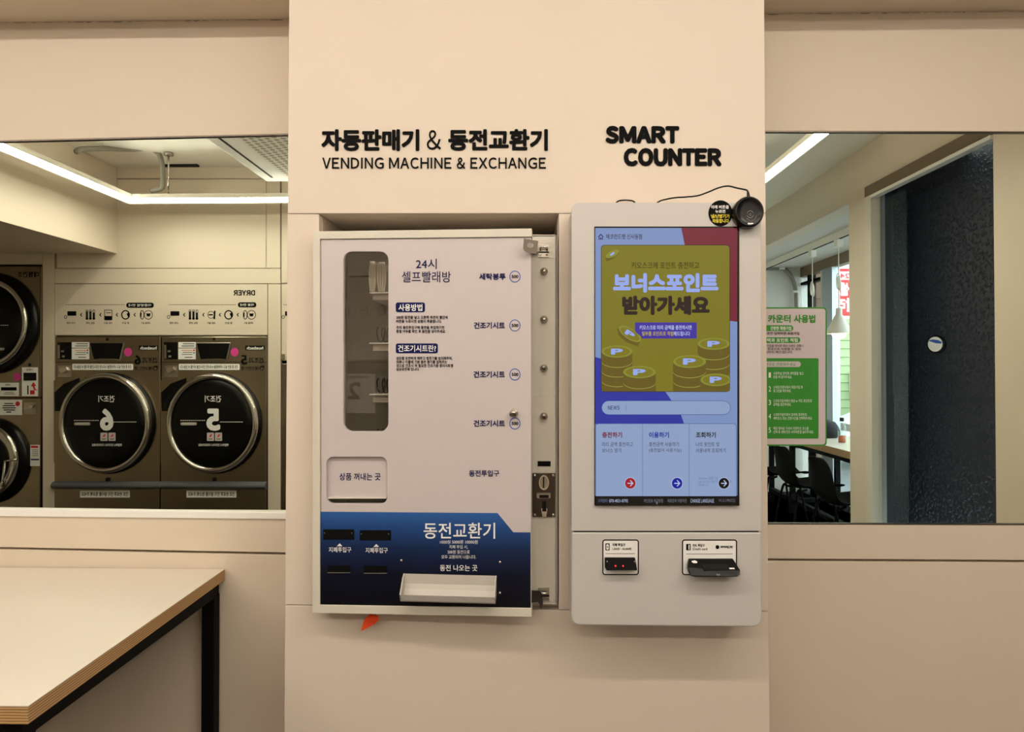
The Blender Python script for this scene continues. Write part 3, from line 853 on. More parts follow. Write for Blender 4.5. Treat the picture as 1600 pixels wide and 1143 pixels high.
# paper laundry bags standing on the top shelf
shz = inside(577, 456, .06).z
for i, (x0, x1, lab) in enumerate(((576.5, 588.3, 'folded bundle of cream paper laundry bags in the machine window, the left one'), (589, 604.5, 'folded bundle of cream paper laundry bags in the machine window, the right one'))):
    a, b = inside(x0, 455, .06), inside(x1, 455, .06); top = inside(x0, 406 + i, .06).z - .004
    w = b.x - a.x
    t2 = thing('laundry_bag', lab, 'paper bag', ((a.x + b.x) / 2, .075, shz + .0006), 'bundles of laundry bags in the vending machine')
    for j in range(4):
        xa, xb = a.x + w * (j + .06) / 4, a.x + w * (j + .94) / 4
        m = MB(); H = top - shz; o0 = .0006
        sg = []
        for q in range(9):
            v = q / 8; z = shz + o0 + H * v; k = math.sin(math.pi * min(max(v, .04), .96)) ** .5
            cxm = (a.x + b.x) / 2; sx = .45 + .55 * k
            sg.append([(cxm + (xx - cxm) * sx, yy, z) for xx, yy in ((xa, .055), (xb, .055), (xb, .13), (xa, .13))])
        vs = [p for r_ in sg for p in r_]; fs = [(0, 1, 2, 3), (35, 34, 33, 32)]
        for q in range(8):
            for e in range(4): fs.append((q * 4 + e, q * 4 + (e + 1) % 4, q * 4 + 4 + (e + 1) % 4, q * 4 + 4 + e))
        m.add(vs, fs, 'bag_paper'); obj('folded_bag', m, t2)

# orange ribbon caught under the machine door
zb2 = DOOR.pt(575, 960.5).z
m = MB(); RB = wall_at(-.030)
p = [(578, 958.5), (590, 959.5), (592, 967), (584, 977), (564, 984.5), (570, 967)]
m.shape(RB, [(577.5, 958), (586, 960), (581, 977), (564, 985.5), (567, 974), (570, 967)], -.001, .0, 'orange_ribbon')
m.shape(wall_at(-.034), [(586, 958.5), (590.3, 961.5), (592.5, 967), (583.5, 976.5), (581, 974)], -.001, 0, 'orange_ribbon')
o = obj('ribbon', m, at=RB.pt(580, 965)); tag(o, 'orange red ribbon scrap hanging under the bottom edge of the vending machine', 'ribbon')

# ================================================================== LETTERING ON THE COLUMN
def sign(label, rows, group, x, y):
    t = thing('wall_lettering', label, 'lettering', FRONT.pt(x, y), group)
    for s, a, b, c, d, bold, caps in rows:
        m = MB(); m.text(s, a, b, c, d, FRONT, 'black_print', .0025, bold, caps=caps)
        nf, nv = len(m.f), len(m.v)
        m.text(s, a, b, c, d, FRONT, 'black_print', .0003, bold, caps=caps)
        cnt = {}
        for f in m.f[:nf]:
            for i in range(len(f)):
                e = (f[i], f[(i + 1) % len(f)]); k = tuple(sorted(e)); cnt.setdefault(k, []).append(e)
        i0 = m.mi('black_print')
        for k, es in cnt.items():
            if len(es) == 1:                      # the rim of a letter gets its thickness
                p_, q_ = es[0]; m.f.append((p_, q_, q_ + nv, p_ + nv)); m.fm.append(i0); m.sm.append(False)
        obj('lettering', m, t)
sign('black raised sign reading 자동판매기 & 동전교환기 on the column', (('자동판매기', 502.5, 202.3, 655.2, 236, .044, False), ('&', 667, 203.6, 689, 234, 0, True), ('동전교환기', 700.5, 202, 856, 235.5, .044, False)), 'raised lettering on the column', 680, 236)
sign('black raised sign reading VENDING MACHINE & EXCHANGE below the Korean heading', (('VENDING MACHINE & EXCHANGE', 504, 246.3, 853, 263.6, .012, True),), 'raised lettering on the column', 680, 264)
sign('bold black raised sign reading SMART COUNTER above the kiosk', (('SMART', 946, 197, 1061, 224.4, .07, True), ('COUNTER', 974.5, 231.6, 1127, 259.8, .07, True)), 'raised lettering on the column', 1035, 260)

# ================================================================== SMART COUNTER KIOSK
KF = wall_at(-.100)
t = kiosk = thing('payment_kiosk', 'tall white wall kiosk with a bright touch screen on the column', 'kiosk', KF.pt(1040, 978))
m = MB(); m.shape(KF, rrect(893, 317, 1189.3, 829, 13, 13, 6)[:0] or [(893, 829.2), (893, 330), (894, 324), (897, 319.5), (902, 317), (907, 316.3), (1176, 316.3), (1182, 317.5), (1186.5, 321), (1188.8, 326), (1189.2, 332), (1189.5, 829.2)], -.078, 0, 'kiosk_white')
up = obj('upper_housing', m, t, bevel=.004, segs=3)
m = MB(); m.shape(KF, [(893, 831.6), (1190, 831.6), (1190.3, 964), (1189, 971), (1185, 976), (1178, 979), (905, 976.5), (898, 974.5), (894, 970), (892.3, 963)], -.080, .0015, 'kiosk_white')
lo = obj('lower_door', m, t, bevel=.004, segs=3)
m = MB(); a, b = KF.pt(900, 325), KF.pt(1182, 970); m.box((a.x, -.021, a.z), (b.x, -.0006, b.z), 'dark_steel'); obj('mounting_frame', m, t)
m = MB(); m.shape(KF, rect(897, 828.5, 1186, 832.5), -.02, -.004, 'dark_hole'); obj('joint', m, t)
# screen: black glass and the picture it shows
m = MB(); m.shape(KF, rrect(928.6, 353.8, 1154.8, 789.3, 1.5), .0002, .0015, 'lcd_black'); scr = obj('screen', m, t, bevel=.0006)
S = Plane(KF.o - Vector((0, .0016, 0)), (0, -1, 0))
L = [0]
m = MB()
def lay(): L[0] += 1; return .00006 * L[0]
def D(loop, mt): m.shape(S, loop, None, lay(), mt)
def W(s, a, b, c, d, mt, bold=.02, caps=False, rot=0): m.text(s, a, b, c, d, S, mt, lay(), bold, rot=rot, caps=caps)
D(rect(930, 356, 1152, 774), 'lcd_sky')
D([(1064.5, 356), (1152, 356), (1152, 502.5), (1140, 501), (1110, 470), (1085, 425), (1070, 383)], 'lcd_wine')
D([(930, 557.5), (940, 560), (1039, 611), (1049, 625), (1064, 648), (1069, 662), (930, 662)], 'lcd_blue')
D(rrect(939, 382.4, 1140.5, 612, 5.5), 'lcd_ink'); D(rrect(939.8, 383.2, 1139.7, 611.2, 5), 'lcd_olive')
# house mark and shop name
D([(934.3, 369.6), (938.7, 365), (943.2, 369.6), (942.2, 370.4), (942.2, 374), (935.4, 374), (935.4, 370.4)], 'lcd_navy'); D([(936.6, 369.6), (938.7, 367.2), (941, 369.6), (941, 372.8), (939.7, 372.8), (939.7, 370.6), (937.9, 370.6), (937.9, 372.8), (936.6, 372.8)], 'lcd_sky')
W('에코런드렛 신사동점', 947, 365.4, 1003, 373.6, 'lcd_ink', .015)
# coins
def coin_face(x, y, rx, ry, rot=0.0, clip=None):
    def C(l): return [(min(max(px, 940), 1139.6), py) for px, py in l]
    D(C(ell(x, y, rx, ry, 40, rot)), 'lcd_coin_top'); D(C(ell(x, y, rx * .84, ry * .80, 40, rot)), 'lcd_olive')
    if rx > 12:
        W('P', x - rx * .40, y - ry * .50, x + rx * .38, y + ry * .50, 'lcd_lilac', .05, rot=rot)
def stack(x, y, rx, ry, bottom, step, n):
    def C(l): return [(min(max(px, 940), 1139.6), py) for px, py in l]
    D(C([(x - rx, y), (x + rx, y), (x + rx, bottom), (x - rx, bottom)]), 'lcd_coin_side')
    for i in range(1, n + 1):
        yy = y + step * i
        if yy + ry > bottom + ry: break
        arc = [(x + rx * math.cos(a), min(yy + ry * math.sin(a), bottom)) for a in [math.pi * k / 16 for k in range(17)]]
        D(C(arc + [(q[0], min(q[1] + 1.0, bottom)) for q in reversed(arc)]), 'lcd_coin_line')
    coin_face(x, y, rx, ry)
stack(1115, 537, 25, 9.2, 611, 15.2, 4)
stack(964, 549, 24, 9.4, 611, 15, 3)
stack(999, 581, 25.5, 9.6, 611, 16, 1)
stack(1077, 564.5, 25.8, 10, 611, 15, 3)
stack(1118, 593, 24, 9.8, 611, 16, 1)
D([(964.5, 514), (969, 509), (1001, 532), (996, 541), (978, 534), (966, 523)], 'lcd_coin_side'); coin_face(984, 521.5, 20, 8.2, .58)
D([(946, 402), (947.5, 408), (956, 405), (967, 396), (967.3, 391)], 'lcd_coin_side'); D(ell(956.5, 396.8, 11.5, 4.6, 28, -.45), 'lcd_coin_top'); D(ell(956.5, 396.8, 4.4, 1.6, 16, -.6), 'lcd_lilac')
W('키오스크에 포인트 충전하고', 986.5, 409.3, 1092, 419.8, 'lcd_ink', 0)
W('보너스포인트', 957.5, 426.8, 1122, 457, 'lcd_lilac', .064); W('받아가세요', 971.8, 462, 1108.3, 492, 'lcd_ink', .064)
D([(992, 505), (993, 503.7), (1087, 503.7), (1088, 505), (1088, 527.5), (1087, 528.7), (1003, 528.7), (1000, 524), (994, 520), (992, 517)], 'lcd_purple')
W('키오스크로 미리 금액을 충전하시면', 999, 508, 1080, 515, 'lcd_white', .02); W('일부를 포인트로 적립', 1002.5, 517.6, 1051.5, 524.6, 'lcd_yellow', .025); W('해드립니다', 1052, 517.6, 1077.5, 524.6, 'lcd_white', .02)
# news bar
D(rrect(939.5, 625.4, 1141, 647.6, 11), 'lcd_outline'); D(rrect(940.2, 626.1, 1140.3, 646.9, 10.3), 'lcd_pale')
W('NEWS', 949.6, 633.3, 967.6, 639.7, 'lcd_navy', .02, True); D(rect(977.3, 632, 977.8, 641), 'lcd_outline')
# menu
D(rrect(930.2, 661, 1150, 780, 5), 'lcd_outline'); D(rrect(930.8, 661.6, 1149.4, 780, 4.6), 'lcd_pale'); D(rect(1003.2, 662, 1003.7, 774), 'lcd_outline'); D(rect(1075.8, 662, 1076.3, 774), 'lcd_outline')
for x, h, w, c, l1, w1, l2, w2 in ((940.5, '충전하기', 31, 'lcd_wine', '미리 금액 충전하고', 48, '보너스 받기', 30), (1013.5, '이용하기', 31, 'lcd_button_blue', '충전금액 사용하기', 46.5, '(충전없이 사용가능)', 50.5), (1086.5, '조회하기', 31, 'lcd_ink', '나의 포인트 및', 36.5, '사용내역 조회하기', 46.5)):
    W(h, x, 674.3, x + w, 683.4, c, .035); W(l1, x, 690, x + w1, 697, 'lcd_ink', 0); W(l2, x, 699.6, x + w2, 706.5, 'lcd_ink', 0)
W('Windows 정품 인증', 1090.5, 743.8, 1121, 748.5, 'lcd_faint', 0); W('[설정]으로 이동하여 Windows를', 1090.5, 749.6, 1142.5, 754, 'lcd_faint', 0); W('인증합니다.', 1090.5, 754.8, 1106, 758.6, 'lcd_faint', 0)
for x, c in ((984.3, 'lcd_red'), (1057.2, 'lcd_button_blue'), (1130, 'lcd_black')):
    D(ell(x, 754, 9, 9.2), 'lcd_white'); D(ell(x, 754, 8.2, 8.5), c); D(rect(x - 4.4, 753.3, x + 3, 754.8), 'lcd_white')
    D([(x - .6, 749.8), (x + .4, 748.9), (x + 4.9, 754), (x + .4, 759.1), (x - .6, 758.2), (x + 3, 754)], 'lcd_white')
D(rect(930, 774, 1154, 788.5), 'lcd_black')
W('고객센터', 934, 778.3, 948.5, 784, 'lcd_faint', 0); W('070-4021-0792', 951.5, 778.8, 980.6, 783.6, 'lcd_white', 0); W('개인정보 취급방침', 1005, 778.3, 1035, 784, 'lcd_grey', 0); W('제휴문의 이용약관', 1042, 778.3, 1072, 784, 'lcd_grey', 0)
W('CHANGE LANGUAGE', 1078, 778.3, 1114.5, 784, 'lcd_white', 0, True); W('V1.2.1.99(CC)', 1122, 778.3, 1147, 784, 'lcd_grey', 0)
D([(1024.6, 782), (1027.4, 784.6), (1026, 784.8), (1026.8, 787), (1026, 787.2), (1025.3, 785.2), (1024.6, 786)], 'lcd_grey')
obj('screen_image', m, scr, label='touch screen menu with an olive bonus point card and coin stacks')

# lower door: bill validator and card reader with their printed frames
LD = Plane(KF.o - Vector((0, .0017, 0)), (0, -1, 0))
m = MB()
m.shape(LD, rrect(941, 842.2, 998.3, 898, 4.5), None, .0001, 'white_print'); m.outline(LD, (941, 842.2, 998.3, 898, 4.5), 1.9, None, .0003, 'black_print')
m.shape(LD, rrect(945.9, 848.3, 952.6, 859.4, 1.2), None, .0003, 'black_print'); m.shape(LD, rrect(947.3, 849.6, 951.2, 858.2, 1.4), None, .0005, 'white_print'); m.shape(LD, ell(949.2, 853.9, 1.1, 1.3, 12), None, .0007, 'grey_print')
m.text('지폐 투입구', 956.6, 848.2, 977, 852.9, LD, 'black_print', .0005, .04); m.text('1,000원 - 50,000원', 956.6, 855, 986.2, 859, LD, 'black_print', .0005, .02); m.shape(LD, rect(946.3, 864, 992, 864.9), None, .0005, 'grey_print')
obj('printed_frame', m, lo)
m = MB(); m.shape(LD, rrect(1065.4, 842.2, 1151.7, 898, 4.5), None, .0001, 'white_print'); m.outline(LD, (1065.4, 842.2, 1151.7, 898, 4.5), 1.9, None, .0003, 'black_print')
m.shape(LD, rect(1072, 849.3, 1079, 859.2), None, .0003, 'black_print'); m.shape(LD, rect(1075.6, 850.6, 1077.4, 858.2), None, .0005, 'white_print')
m.text('카드 투입구', 1082, 849.2, 1101, 853.8, LD, 'black_print', .0005, .04); m.text('Credit card', 1082, 855.2, 1105, 858.9, LD, 'black_print', .0005, .02); m.shape(LD, rect(1072.3, 864.4, 1144.6, 865.3), None, .0005, 'grey_print')
m.shape(LD, ell(1120.9, 854.2, 2.9, 3.1, 20), None, .0005, 'black_print'); m.text('samsung pay', 1125.6, 852.2, 1145, 856.5, LD, 'black_print', .0005, .04)
obj('printed_frame', m, lo)
def tp(px, py, d): return LD.flat(px, py, d)
m = MB()      # bill bezel: a wedge
f = [(944.6, 870, .004), (991.8, 870, .004), (993.6, 886.4, .020), (945.8, 886.4, .020)]
vs = [tp(x, y, d) for x, y, d in f] + [tp(944.6, 870, 0), tp(991.8, 870, 0), tp(993, 886, 0), tp(944.6, 886, 0)]
m.add(vs, [(0, 1, 2, 3), (7, 6, 5, 4), (0, 4, 5, 1), (1, 5, 6, 2), (2, 6, 7, 3), (3, 7, 4, 0)], 'black_matte')
bz = obj('bill_slot', m, t, bevel=.0012, label='black bill slot with red lights')
for x in (960.4, 972):
    m = MB(); m.lathe(LD, x, 880.6, [(1.15, .0135), (.9, .0165), (0, .017)], 'red_led', n=10); obj('indicator_light', m, bz)
for x in (947.8, 990.6):
    m = MB(); m.lathe(LD, x, 875, [(1.2, .006), (1.0, .0105), (0, .011)], 'zinc', n=10); obj('screw', m, bz)
m = MB()      # card reader: sloping face over a deep lip
f = [(1074.5, 870.8, .006), (1144, 870.8, .006), (1150.3, 884.5, .028), (1149.4, 890, .032), (1144.5, 893.6, .032), (1080, 893.6, .032), (1073, 891.8, .032), (1070.3, 887, .030), (1070.8, 880.5, .022)]
g = [(1076, 872, 0), (1142.5, 872, 0), (1148, 884, 0), (1147, 890, 0), (1143, 893, 0), (1081, 893, 0), (1075, 891, 0), (1072.5, 887, 0), (1073, 880.5, 0)]
k9 = len(f); vs = [tp(*p_) for p_ in f] + [tp(*p_) for p_ in g]
m.add(vs, [tuple(range(k9)), tuple(reversed(range(k9, 2 * k9)))] + [(k, (k + 1) % k9, k9 + (k + 1) % k9, k9 + k) for k in range(k9)], 'black_plastic')
cr = obj('card_reader', m, t, bevel=.0015, label='black card reader with a sloping front')
def cf(px, py, o=.0006): return tp(px, py, .006 + (py - 870.8) / 13.7 * .022 + o)
def facet(pts, mt): 
    q = MB(); q.add([cf(x, y) for x, y in pts], [tuple(range(len(pts)))], mt); return q
obj('card_slot', facet([(1093.3, 877), (1133.5, 877), (1133.8, 883.8), (1095, 883.8)], 'dark_hole'), cr)
obj('status_light', facet([(1078.4, 873.6), (1084, 872.9), (1087.4, 874.4), (1086.3, 876), (1082, 876.2), (1079, 875.2)], 'white_print'), cr)
q = MB(); q.add([cf(x, y) for x, y in ((1133.9, 881.3), (1141.8, 881.3), (1142.2, 882.9), (1134.2, 882.9))], [(0, 1, 2, 3)], 'white_print'); obj('mark', q, cr); q = MB(); q.add([cf(x, y) for x, y in ((1112, 888.4), (1117, 888.4), (1117, 890), (1112, 890))], [(0, 1, 2, 3)], 'grey_print'); obj('mark', q, cr)

# round sticker and call button at the top right corner
t = thing('round_sticker', 'round black sticker with white and yellow Korean lettering at the kiosk corner', 'sticker', KF.pt(1125.6, 333))
m = MB(); m.shape(KF, ell(1125.6, 333.2, 18.8, 20.3, 40), .0003, .0008, 'black_print'); obj('disc', m, t)
m = MB()
for s, a, b, c, d, mt in (('아래 버튼을', 1110.8, 320.6, 1138.6, 326.3, 'white_print'), ('누르면', 1117.4, 327.6, 1133, 333, 'white_print'), ('냉/난방기가', 1110.8, 334.6, 1140, 341, 'yellow_print'), ('작동합니다', 1113, 342, 1138.6, 348.3, 'yellow_print')): m.text(s, a, b, c, d, KF, mt, .0011, .03)
obj('lettering', m, t)
t = thing('call_button', 'round black push button puck overlapping the top right corner of the kiosk', 'button', KF.pt(1169, 340))
m = MB(); m.lathe(KF, 1165, 334.5, [(0, .0005), (22.5, .0005), (23.2, .003), (23.2, .018), (22.4, .023), (21, .025), (20.2, .0255), (18.6, .0238), (12, .0232), (0, .023)], 'black_plastic', ky=1.06, n=56); pk = obj('body', m, t)
PF = Plane(KF.o - Vector((0, .0232, 0)), (0, -1, 0))
m = MB()
m.ring(PF, 1172, 334.8, 1.9, 2.0, .6, None, .0008, 'grey_print', 20)
def arc(cx_, cy_, r0, r1, a0, a1, mt='grey_print'):
    A0 = [math.radians(a0 + (a1 - a0) * i / 12) for i in range(13)]
    m.shape(PF, [(cx_ + r1 * math.cos(a), cy_ + r1 * 1.06 * math.sin(a)) for a in A0] + [(cx_ + r0 * math.cos(a), cy_ + r0 * 1.06 * math.sin(a)) for a in reversed(A0)], None, .0008, mt)
arc(1172, 334.8, 4.6, 5.5, 195, 345); arc(1172, 334.8, 4.6, 5.5, 15, 165); arc(1173.5, 336, 8.0, 8.7, 0, 120)
m.shape(PF, [(1166, 340.8), (1169, 342), (1167, 343.6)], None, .0008, 'grey_print'); m.shape(PF, [(1173, 345), (1175.6, 343.4), (1175.2, 346)], None, .0008, 'grey_print')
m.shape(PF, [(1168.3, 348.2), (1177.2, 348.2), (1176.6, 350.6), (1169.6, 350.8), (1168.4, 351.6)], None, .0008, 'white_print')
obj('icon', m, pk)
def kz(px, py, y): return wall_at(y).pt(px, py)
m = MB(); c0 = kz(1169.5, 311, -.108); m.tube([kz(1170, 313.5, -.110), c0, kz(1169.3, 305, -.108), kz(1168.3, 299, -.106)], [.0036, .0036, .0032, .0019], 'black_plastic', n=12); obj('plug', m, t)
m = MB()
pts = smooth_path([kz(1168.4, 300, -.106), kz(1166.2, 296.8, -.104), kz(1152, 293.8, -.09), kz(1137, 290.6, -.075), kz(1122, 293.6, -.06), kz(1107, 299.8, -.048), kz(1090, 305.6, -.036), kz(1072, 307.6, -.028), kz(1054, 308.8, -.020), kz(1040, 311.4, -.0125), kz(1032, 313.6, -.0105), kz(1026, 317.2, -.0105)], 6)
m.tube(pts, .0017, 'black_plastic', n=8); obj('cable', m, t)
m = MB()
pts = smooth_path([kz(958, 322, -.0095), kz(965, 314.8, -.0095), kz(972, 312.8, -.0095), kz(982, 312.8, -.0095), kz(990, 314.6, -.0095), kz(997, 322, -.0095)], 6)
m.tube(pts, .0017, 'black_plastic', n=8); c = obj('cable', m, at=pts[12]); tag(c, 'short loop of black cable poking up behind the kiosk top on its left half', 'cable')

# ================================================================== POSTER ON THE RIGHT MIRROR
PP = wall_at(.1985)
t = thing('instruction_poster', 'green bordered instruction poster on the right mirror, half hidden by the column', 'poster', PP.pt(1225, 696))
m = MB(); m.shape(PP, rrect(1146, 479.8, 1291.8, 696.2, 5.5), -.003, .0002, 'poster_green'); obj('board', m, t)
m = MB(); m.shape(PP, rrect(1148, 482, 1289.6, 694, 4.5), None, .0006, 'poster_pink'); m.shape(PP, rrect(1159, 559.3, 1278.8, 684.8, 2), None, .0010, 'poster_green')
for a in ((1164, 507.9, 1239.3, 517), (1164, 526.6, 1250, 535.6)): m.shape(PP, rrect(*a, 4.2), None, .0010, 'poster_green')
m.shape(PP, rrect(1166, 564.4, 1251, 573, 4.2), None, .0013, 'poster_pink')
obj('printed_panel', m, t)
m = MB()
def Q(s, a, b, c, d, mt='black_print', bold=.01): m.text(s, a, b, c, d, PP, mt, .0016, bold)
Q('스마트', 1161, 491.4, 1196, 504.2, 'poster_green', .04); Q('카운터', 1199.5, 491.4, 1235, 504.2, 'poster_green', .04); Q('사용법', 1240, 491.4, 1273.5, 504.2, 'poster_green', .04)
Q('간편한 회원가입', 1203.6, 509.6, 1236, 515.6, 'white_print', .02); Q('이름과 비밀번호만 입력하면 회원가입', 1168, 518.3, 1248.5, 523, bold=.02)
Q('포인트 혜택과 포인트 적립', 1170, 528.2, 1246, 534.3, 'white_print', .02)
Q('스마트카운터 회원가입을 하시면 매장 이벤트 진행시', 1166, 537.8, 1255, 542.2, bold=.01); Q('혜택을 드리고, 현금으로 사용할 수 있는', 1166, 542.8, 1251.5, 547.2, bold=.01); Q('포인트도 적립까지 해드립니다.', 1166, 547.8, 1238.5, 552, bold=.01)
Q('아래 순서대로 진행해주세요', 1178, 566.2, 1243, 571.6, 'poster_green', .01)
for i, (y, a, aw, b, bw) in enumerate(((580.6, '사용하실 장비에 세탁물을 넣고', 47, '문을 꼭 닫아주세요.', 29), (602.2, '스마트카운터에서 회원가입 후', 46, '로그인을 해주세요.', 28), (623.4, '스마트카운터에서 현금 or 카드 포인트로', 60, '금액을 충전하세요.', 28), (645, '스마트카운터에서 장비와 장비번호,', 53, '세탁코스 또는 건조시간을 선택해주세요.', 61), (666.4, '해당 장비로 가셔서 지정하신 코스를', 55, '선택 후 세탁/건조 시작버튼을 눌러주세요.', 63))):
    Q(str(i + 1), 1200.6, y + 1, 1204.2, y + 9, 'white_print', 0); Q(a, 1208, y, 1208 + aw, y + 4.8, 'white_print', 0); Q(b, 1208, y + 5.6, 1208 + bw, y + 10.4, 'white_print', 0)
obj('lettering', m, t)

# ================================================================== FOLDING TABLE
TZ = ZC - .494
fr_c, bk_c = Vector((-.728, -.502, TZ)), Vector((-.741, .196, TZ))
dx = -2.6
t = thing('folding_table', 'white topped table with plywood edges and a black steel frame under the left mirror', 'table', (-1.9, -.15, 0))
m = MB(); m.add([(x, y, z) for z in (TZ - .0265, TZ - .0012) for x, y in ((-3.2, -.502), (fr_c.x, fr_c.y), (bk_c.x, bk_c.y), (-3.2, .196))], [(3, 2, 1, 0), (0, 1, 5, 4), (1, 2, 6, 5), (2, 3, 7, 6), (3, 0, 4, 7), (4, 5, 6, 7)], 'plywood_edge'); top = obj('tabletop', m, t, label='plywood tabletop with layered edges')
m = MB(); m.add([(x, y, z) for z in (TZ - .001, TZ + .0004) for x, y in ((-3.2, -.502), (fr_c.x, fr_c.y), (bk_c.x, bk_c.y), (-3.2, .196))], [(3, 2, 1, 0), (0, 1, 5, 4), (1, 2, 6, 5), (2, 3, 7, 6), (3, 0, 4, 7), (4, 5, 6, 7)], 'laminate_white'); obj('laminate', m, top, label='white laminate surface')
z1 = TZ - .0267; s_ = .030
m = MB(); m.box((-3.17, -.49, z1 - s_), (-.745, -.49 + s_, z1), 'black_matte'); m.box((-3.17, .16, z1 - s_), (-.752, .16 + s_, z1), 'black_matte'); m.box((-.752 - s_ + .006, -.49 + s_, z1 - s_), (-.746, .16, z1), 'black_matte'); m.box((-3.17, -.49 + s_, z1 - s_), (-3.17 + s_, .16, z1), 'black_matte'); obj('frame', m, t)
for x, y in ((-.746 - s_, -.49), (-.750 - s_, .16), (-3.17, -.49), (-3.17, .16)):
    m = MB(); m.box((x, y, 0), (x + s_, y + s_, z1 - s_), 'black_matte'); obj('leg', m, t)

# ================================================================== MACHINES BEHIND THE CAMERA, SEEN IN THE LEFT MIRROR
G = BW                                   # their fronts stand in the plane of the back wall
def fx(dx): return lambda loop: [(x + dx, y) for x, y in loop]
def body_box(x0, y0, x1, mt, depth=.72, front=.0):
    a, b = G.pt(x0, y0), G.pt(x1, y0); y = a.y + front
    q = MB(); q.box((a.x, y - depth, 0.012), (b.x, y, a.z), mt); return q

def dryer(dx, num, label):
    O = fx(dx)
    c = G.pt(335 + dx, 660)
    t = thing('tumble_dryer', label, 'dryer', (c.x, c.y - .36, 0), 'dryers in the back wall')
    body = obj('cabinet', body_box(252.4 + dx, 525.5, 417.4 + dx, 'stainless'), t, bevel=.006)
    def put(name, q, par=t, bevel=0.0, label=None): return obj(name, q, par, bevel=bevel, label=label)
    # seam between control panel and door panel
    q = MB(); q.shape(G, O(rect(253, 565, 417, 565.8)), .0005, .0012, 'dark_hole'); q.shape(G, O(rect(408, 571, 413, 574)), .0005, .0015, 'dark_hole'); q.shape(G, O(ell(334, 529.8, 2.2, 2.4, 14)), .0005, .002, 'dark_hole'); put('seam', q, body)
    q = MB(); q.shape(G, O([(307, 535), (361.5, 535), (355.5, 562.8), (345, 561.6), (325, 561.6), (314, 562.8)]), .0006, .012, 'zinc'); dp = put('control_panel', q, bevel=.003)
    q = MB(); q.shape(G, O([(308.5, 535.8), (360.2, 535.8), (354.4, 561), (345, 560.2), (325, 560.2), (314.8, 561)]), .0122, .014, 'black_plastic'); put('display', q, dp)
    # stickers
    q = MB()
    q.shape(G, O(rect(278.8, 534.2, 306, 543)), .0006, .002, 'white_print'); q.shape(G, O(rect(278.8, 544, 306, 561)), .0006, .002, 'white_print')
    for i, (y, w, c_) in enumerate(((536.2, 18, 'black_print'), (539.6, 20, 'black_print'), (546.5, 20, 'orange_print'), (549.6, 18, 'grey_print'), (552.8, 20, 'grey_print'), (557.4, 15, 'black_print'))): q.shape(G, O(rect(304 - w, y, 304 if i < 2 else 301, y + 1.2)), None, .0026, c_)
    q.shape(G, O(rect(302, 545.8, 304.6, 548.2)), None, .0028, 'red_print'); q.shape(G, O(rect(302, 549.8, 304.6, 552.2)), None, .0028, 'sky_print')
    put('price_sticker', q, body)
    q = MB(); q.shape(G, O(ell(366.6, 549.8, 6.1, 6.8)), .0006, .002, 'magenta_sticker'); put('round_sticker', q, body, label='magenta round sticker')
    q = MB(); q.shape(G, O(rrect(279.6, 568.2, 374.6, 577.6, 1.5)), .0006, .002, 'white_print'); q.text('건조 중 동전 넣고 시작버튼을 누르시면 건조시간을 추가할 수 있습니다', 282 + dx, 570, 372 + dx, 575.6, G, 'black_print', .0026, .03, True); put('notice_strip', q, body)
    q = MB(); q.shape(G, O(rect(291.6, 765.8, 369.4, 776.8)), .0006, .002, 'white_print'); q.text('건조 완료후 먼지 필터를 청소해 주세요', 294 + dx, 768, 367 + dx, 774.6, G, 'black_print', .0026, .03, True); put('notice_strip', q, body)
    q = MB(); q.shape(G, O(rect(383.4, 539.6, 413.4, 546.8)), .0006, .0016, 'black_print'); q.text('huebsch', 386 + dx, 541, 411.5 + dx, 545.8, G, 'white_print', .0024, .03, True)
    q.text(str(num), 376.6 + dx, 554.6, 386 + dx, 569.4, G, 'black_print', .0024, .03, True); q.text('건조기', 390 + dx, 558.2, 412.4 + dx, 566.8, G, 'black_print', .0024, .01, True); q.text('에코런드렛', 377 + dx, 572.2, 404 + dx, 578.2, G, 'black_print', .0024, .0, True); q.ring(G, 409 + dx, 575, 3.4, 3.8, .8, None, .0024, 'black_print', 20)
    put('lettering', q, body)
    # coin unit and lock
    q = MB(); q.shape(G, O(rect(256.5, 534.4, 277.4, 561)), .0006, .004, 'black_plastic'); q.shape(G, O(rect(257.6, 538.6, 260.6, 560)), .004, .008, 'zinc'); q.shape(G, O(rect(263, 547, 267, 550)), .004, .010, 'zinc'); q.shape(G, O(rect(264, 555, 268, 558)), .004, .006, 'grey_print'); put('coin_unit', q)
    q = MB(); q.shape(G, O(rect(257.4, 570.6, 278, 588.6)), .0006, .004, 'zinc'); q.shape(G, O([(262, 574), (272, 573), (274, 578), (266, 583), (262, 579)]), .004, .02, 'chrome'); put('coin_box_lock', q)
    # bumper rail, knob
    q = MB(); a, b = G.pt(251.9 + dx, 757.3), G.pt(417.6 + dx, 757.3); r = .028
    prof = [(a.x, a.y + .001 + .045 * math.sin(math.pi * k / 8), a.z + r * math.cos(math.pi * k / 8)) for k in range(9)]
    q.extrude(prof, (a.x, 0, 0), (b.x, 0, 0), 'grey_rubber'); put('bumper_rail', q)
    q = MB(); q.lathe(G, 335.4 + dx, 748.4, [(2.9, .0006), (2.8, .012), (0, .014)], 'black_plastic', n=16); put('latch_knob', q)
    # hinge plate behind the door ring
    q = MB(); q.shape(G, O([(252, 594), (272, 590), (300, 588), (306, 640), (300, 730), (274, 729), (252, 722.5)]), .0007, .010, 'stainless'); q.shape(G, O([(253, 613), (268, 599), (292, 590), (296, 640), (254, 642)]), .010, .0125, 'black_plastic'); put('hinge_plate', q)
    # door: black seal, chrome ring, dark glass bowl with print
    k = .93
